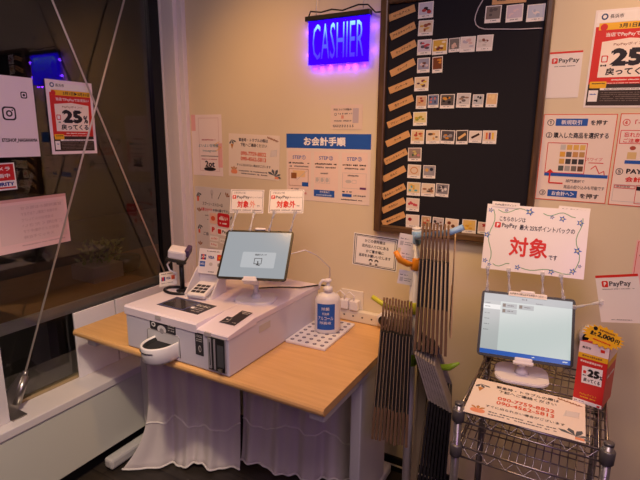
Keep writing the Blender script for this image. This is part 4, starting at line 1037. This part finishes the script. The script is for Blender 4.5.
hook([(-.50, 1.6, .722), (-.46, 1.58, .725), (-.40, 1.56, .733), (-.355, 1.55, .748), (-.322, 1.55, .772)], [.011, .010, .010, .012, .004], (150, 190, 50), .722, 'green_branch')['label'] = 'leaf green hook'
for z, dx in ((1.165, -.006), (1.112, .0), (1.035, -.002)):
    s = Sheet(.052, .052, 100, 100, base=M_card, th=.0006); s.fine(10, 30, 70, 38, GREY); s.rect(12, 50, 34, 80, LGREY); s.fine(42, 54, 90, 60, GREY); s.fine(42, 68, 84, 74, GREY)
    s.build('price_tag', pose(-.532 + dx, 1.576, z, 90, 8, 20), None, None, parent=cs)['label'] = 'white price tag'

M_kraft = mat('kraft_paper', srgb(114, 86, 62), .8, var=.12, vscale=30)
M_kraftd = mat('kraft_edge', srgb(160, 138, 110), .8, var=.1, vscale=40)
M_dark = mat('dark_print_paper', srgb(28, 25, 25), .6)
M_greyp = mat('grey_paper', srgb(140, 130, 124), .7, var=.12, vscale=60)


def bag_proto(label, group, hb, z_body, h_body, d, dark, fold, loop):
    """flat folded carrier bag hung by its handle, top of handle at the origin, its width along local Y"""
    root = thing('paper_bag', label, 'paper bag', group=group)
    b = MB(); t = .0045
    b.box(-t, t, -d / 2, d / 2, z_body - h_body, z_body, dark)
    b.box(-t * .98, -t * .5, -d / 2 - .0012, -d / 2 + .0005, z_body - h_body, z_body, M_kraftd)
    b.build('bag_body', root, world=False)
    b = MB(); b.box(-t * .8, t * .9, -d / 2 - .002, d / 2 + .001, z_body - h_body, z_body - h_body + fold, M_kraft); b.build('bottom_fold', root, world=False)
    b = MB()
    w = .042
    pts = [(0, -w, z_body - .01), (0, -w, -.03)] + [(0, -w * math.cos(a), -.03 + .029 * math.sin(a)) for a in (R(30), R(60), R(90), R(120), R(150))] + [(0, w, -.03), (0, w, z_body - .01)]
    b.tube(pts, .0034, M_kraft, 6)
    YZ = Matrix(((0, 0, 1, 0), (1, 0, 0, 0), (0, 1, 0, 0), (0, 0, 0, 1)))
    b.prism([(-.055, z_body - .012), (-.038, z_body - .012), (-.038, -.028), (-.026, -.006), (-.034, -.006), (-.045, -.012), (-.055, -.03)], -.0036, .0034, M_kraft, xf=YZ)
    b.prism([(.038, z_body - .012), (.055, z_body - .012), (.055, -.03), (.045, -.012), (.034, -.006), (.026, -.006), (.038, -.028)], -.0036, .0034, M_kraft, xf=YZ)
    b.prism([(-.04, z_body - .012), (.04, z_body - .012), (.04, z_body + .006), (-.04, z_body + .006)], -.0036, .0034, M_kraft, xf=YZ)
    b.build('handle', root, world=False)
    return root


rg = random.Random(4)
gA = 'paper bags on the lime hook'; lA = 'dark flat paper bag with brown base hanging from the lime hook'
A = bag_proto(lA, gA, 0, -.092, .405, .15, M_dark, .125, .045)
for i in range(10):
    x = -.5830 + i * .0109; y = 1.505; z = .970 + rg.uniform(-.003, .003); rot = (R(rg.uniform(-1, 1)), R(-.6 + (9 - i) * .36), R(21 - i * .2))
    if i == 0: A.location = (x, y, z); A.rotation_euler = rot
    else: dup(A, (x, y, z), rot, lA)
gB = 'paper bags on the blue hook'; lB = 'dark flat paper bag with brown base hanging from the pale blue hook'
B = bag_proto(lB, gB, 0, -.105, .305, .15, M_dark, .15, .045)
for i in range(8):
    x = -.461 + i * .0117; y = 1.512; z = 1.246 + rg.uniform(-.003, .003); rot = (R(rg.uniform(-1, 1)), R(.6 - i * .4), R(16 - i * .2))
    if i == 0: B.location = (x, y, z); B.rotation_euler = rot
    else: dup(B, (x, y, z), rot, lB)
s = thing('paper_bag', 'plain tan paper bag at the right end of the upper bag stack', 'paper bag', (-.372, 1.58, 1.21), (0, R(-1), R(15)))
b = MB(); b.box(-.003, .003, -.05, .08, -.35, -.20, mat('tan_paper', srgb(206, 172, 128), .8), .0028); b.build('bag_body', s, world=False)
b = MB(); b.tube([(-.0, -.02, -.205), (0, -.02, -.02), (0, 0, 0), (0, .02, -.02), (0, .02, -.205)], .002, mat('tan_paper', (1, 1, 1)), 6); b.build('handle', s, world=False)

# lower stack on the green hook: grey tops slanting down, black bodies hanging straight
gC = 'black bags on the green hook'; lC = 'black bag with slanting grey top hanging from the leaf green hook'
Cb = thing('paper_bag', lC, 'paper bag', group=gC)
M_blk = mat('black_bag_paper', srgb(36, 35, 38), .38, bump=.2, bscale=60)
t = .0038
b = MB(); b.box(-t, t, -.10, .10, -.50, -.155, M_blk); b.build('bag_body', Cb, world=False)
b = MB(); b.prism([(-.066, .0), (-.061, .0), (t - .001, -.155), (-t + .001, -.16)], -.10, .0, M_greyp, xf=Matrix(((1, 0, 0, 0), (0, 0, 1, 0), (0, 1, 0, 0), (0, 0, 0, 1)))); b.prism([(-.066, .0), (-.061, .0), (t - .001, -.155), (-t + .001, -.16)], .088, .10, M_greyp, xf=Matrix(((1, 0, 0, 0), (0, 0, 1, 0), (0, 1, 0, 0), (0, 0, 0, 1)))); b.build('bag_top', Cb, world=False)['label'] = 'slanting grey top'
b = MB(); b.box(-t * 1.04, t * 1.04, -.102, .102, -.42, -.405, M_blk); b.build('bag_band', Cb, world=False)
for i in range(8):
    x = -.398 + i * .0090; rot = (0, R(3.2 - i * .35), R(14)); z = .828 - i * .003
    if i == 0: Cb.location = (x, 1.53, z); Cb.rotation_euler = rot
    else: dup(Cb, (x, 1.53, z), rot, lC)
s = thing('paper_bag', 'beige paper bag with its flat face showing left of the black bags', 'paper bag', (-.44, 1.60, .80), (0, 0, R(0)))
M_beige = mat('beige_paper', srgb(190, 168, 138), .75, var=.06)
b = MB(); F0 = [(-.474, 1.578, .695), (-.464, 1.574, .70), (-.420, 1.535, .66), (-.446, 1.535, .24), (-.474, 1.57, .24)]
b.add(F0 + [(x + .004, y + .006, z) for x, y, z in F0], [(0, 1, 2, 3, 4), (9, 8, 7, 6, 5), (0, 5, 6, 1), (1, 6, 7, 2), (2, 7, 8, 3), (3, 8, 9, 4), (4, 9, 5, 0)], M_beige); b.build('bag_body', s)
b = MB(); b.tube([(-.470, 1.577, .69), (-.474, 1.566, .74), (-.466, 1.578, .752), (-.45, 1.592, .74), (-.448, 1.562, .69)], .0024, M_kraft, 6); b.build('handle', s)

# ================================================================== WIRE RACK
rk = thing('wire_rack', 'chrome wire rack holding the right tablet against the back wall', 'wire rack', (-.0725, 1.49, 0))
PX = (-.255, .110); PYF, PYB = 1.270, 1.715; ZT, ZL = .765, .655
for x in PX:
    for y in (PYF, PYB):
        b = MB(); b.tube([(x, y, .02), (x, y, .785)], .0118, M_postgrey, 14)
        z = .05
        for k in range(26): b.lathe([(.0118, 0), (.0123, .001), (.0118, .002)], (x, y, .04 + k * .0275), M_postgrey, 14)
        p = b.build('post', rk)
        c = MB(); c.lathe([(.0125, 0), (.0125, .006), (.008, .008)], (x, y, .784), mat('grey_collar', srgb(104, 100, 98), .35, .4), 14); c.build('post_cap', p)
        c = MB(); c.lathe([(.008, 0), (.014, .004), (.014, .01), (.008, .02)], (x, y, .001), M_black, 12); c.build('post_foot', p)
        for z in (ZT, ZL):
            c = MB(); c.lathe([(.0135, -.034), (.017, -.030), (.018, .002), (.0150, .006)], (x, y, z), mat('grey_collar', srgb(84, 80, 80), .35, .4), 16); c.build('collar', p)
for z in (ZT, ZL):
    b = MB(); r = .0016
    n = 18
    for i in range(1, n):
        x = PX[0] + (PX[1] - PX[0]) * i / n; b.tube([(x, PYF, z + .003), (x, PYB, z + .003)], r, M_chrome, 6)
    for j in range(1, 9):
        y = PYF + (PYB - PYF) * j / 9; b.tube([(PX[0], y, z), (PX[1], y, z)], r * 1.2, M_chrome, 6)
    sh = b.build('shelf', rk)
    for k, (p0, p1) in enumerate((((PX[0], PYF), (PX[1], PYF)), ((PX[0], PYB), (PX[1], PYB)), ((PX[0], PYF), (PX[0], PYB)), ((PX[1], PYF), (PX[1], PYB)))):
        b = MB(); p0 = Vector((*p0, z)); p1 = Vector((*p1, z)); dn = Vector((0, 0, -.032))
        b.tube([p0, p1], .0032, M_chrome, 8); b.tube([p0 + dn, p1 + dn], .0028, M_chrome, 8)
        m_ = 14; zz = []
        for i in range(m_ + 1): zz.append(p0.lerp(p1, .05 + .9 * i / m_) + (dn if i % 2 else Vector((0, 0, 0))))
        b.tube(zz, .0018, M_chrome, 6); b.build('shelf_rail', sh)

s = Sheet(.303, .214, 100, 98, base=ink(242, 226, 210)); trouble(s)
s.build('notice', Matrix.Translation((-.093, 1.372, .7705)) @ Matrix.Rotation(R(1.5), 4, 'Z'), 'laminated contact notice lying on the front of the wire rack', 'notice')

# red three-sided pop stand
A_, B_, C_ = Vector((.023, 1.483)), Vector((.096, 1.466)), Vector((.120, 1.560)); zb, zt = .7725, .958
pp = thing('promo_stand', 'red three-sided cashback stand with yellow burst on the wire rack', 'display stand', (.08, 1.50, zb))
M_redp = mat('red_card', srgb(208, 40, 40), .4)
b = MB(); b.prism([tuple(A_), tuple(B_), tuple(C_)], zb, zt, M_redp); b.build('stand_body', pp)
def face(a, b2, fn, name):
    d = (b2 - a); w = d.length; an = math.atan2(d.y, d.x); s = Sheet(w, zt - zb, 100, 100 * (zt - zb) / w, base=M_redp, th=.0004); fn(s)
    mid = (a + b2) / 2; s.build(name, Matrix.Translation((mid.x, mid.y, (zb + zt) / 2)) @ Matrix.Rotation(an, 4, 'Z') @ Matrix.Rotation(PI / 2, 4, 'X') @ Matrix.Translation((0, 0, .0004)), None, None, parent=pp)
def f_front(s):
    H = s.DH
    s.rect(0, 0, 100, 44, ink(248, 226, 220)); s.text('長浜市', 10, 16, 40, 26, K, .02); s.rrect(72, 14, 86, 26, 2, RED, 2); s.rect(0, 44, 100, 64, YEL); s.fine(14, 50, 86, 58, BRN); s.fine(10, 72, 84, 82, PINKW)
    s.poly([(18, 96), (88, 92), (90, 160), (22, 164)], WHT, 2); s.text('25', 38, 102, 80, 134, K, .06, 3); s.text('%', 80, 118, 90, 134, K, .03, 3); s.text('戻ってくる', 28, 140, 84, 156, K, .03, 3); s.rrect(24, 112, 34, 124, 2, RED, 3); s.fine(24, 128, 36, 134, K, 3)
    s.text('PayPayポイント', 22, 204, 80, 214, YEL, .01); s.fine(24, 218, 78, 224, YEL); s.rect(0, H - 14, 100, H, WHT, 2); s.fine(6, H - 9, 40, H - 4, GREY, 3); s.rect(84, H - 10, 94, H - 2, RED, 3)
face(A_, B_, f_front, 'front_panel')
face(B_, C_, lambda s: (s.rect(0, 0, 100, 44, ink(248, 226, 220)), s.rect(0, 44, 100, 64, YEL), s.fine(10, 90, 90, 100, WHT)), 'side_panel')
s = Sheet(.106, .062, 100, 58, base=False, th=.001)
p = []
for k in range(40): a = 2 * PI * k / 40; q = 1 if k % 2 == 0 else .80; p.append((50 + 50 * q * math.cos(a) * (1 if abs(math.cos(a)) < .7 else 1), 29 + 29 * q * math.sin(a)))
M_yel = mat('yellow_card', srgb(244, 186, 40), .4)
s.mb.prism([(s.P(*c)) for c in p][::-1], 0, .001, M_yel)
s.text('最大', 20, 22, 34, 34, K, .03, 2); s.text('2,000', 36, 19, 76, 34, K, .04, 2); s.text('円', 78, 22, 88, 34, K, .02, 2); s.ell(28, 14, 5, 5, K, 2); s.fine(38, 11, 74, 16, BRN); s.fine(30, 40, 72, 44, RED)
s.build('burst', pose(.076, 1.470, .985, 84, 10, -12), None, None, parent=pp)['label'] = 'yellow starburst card'
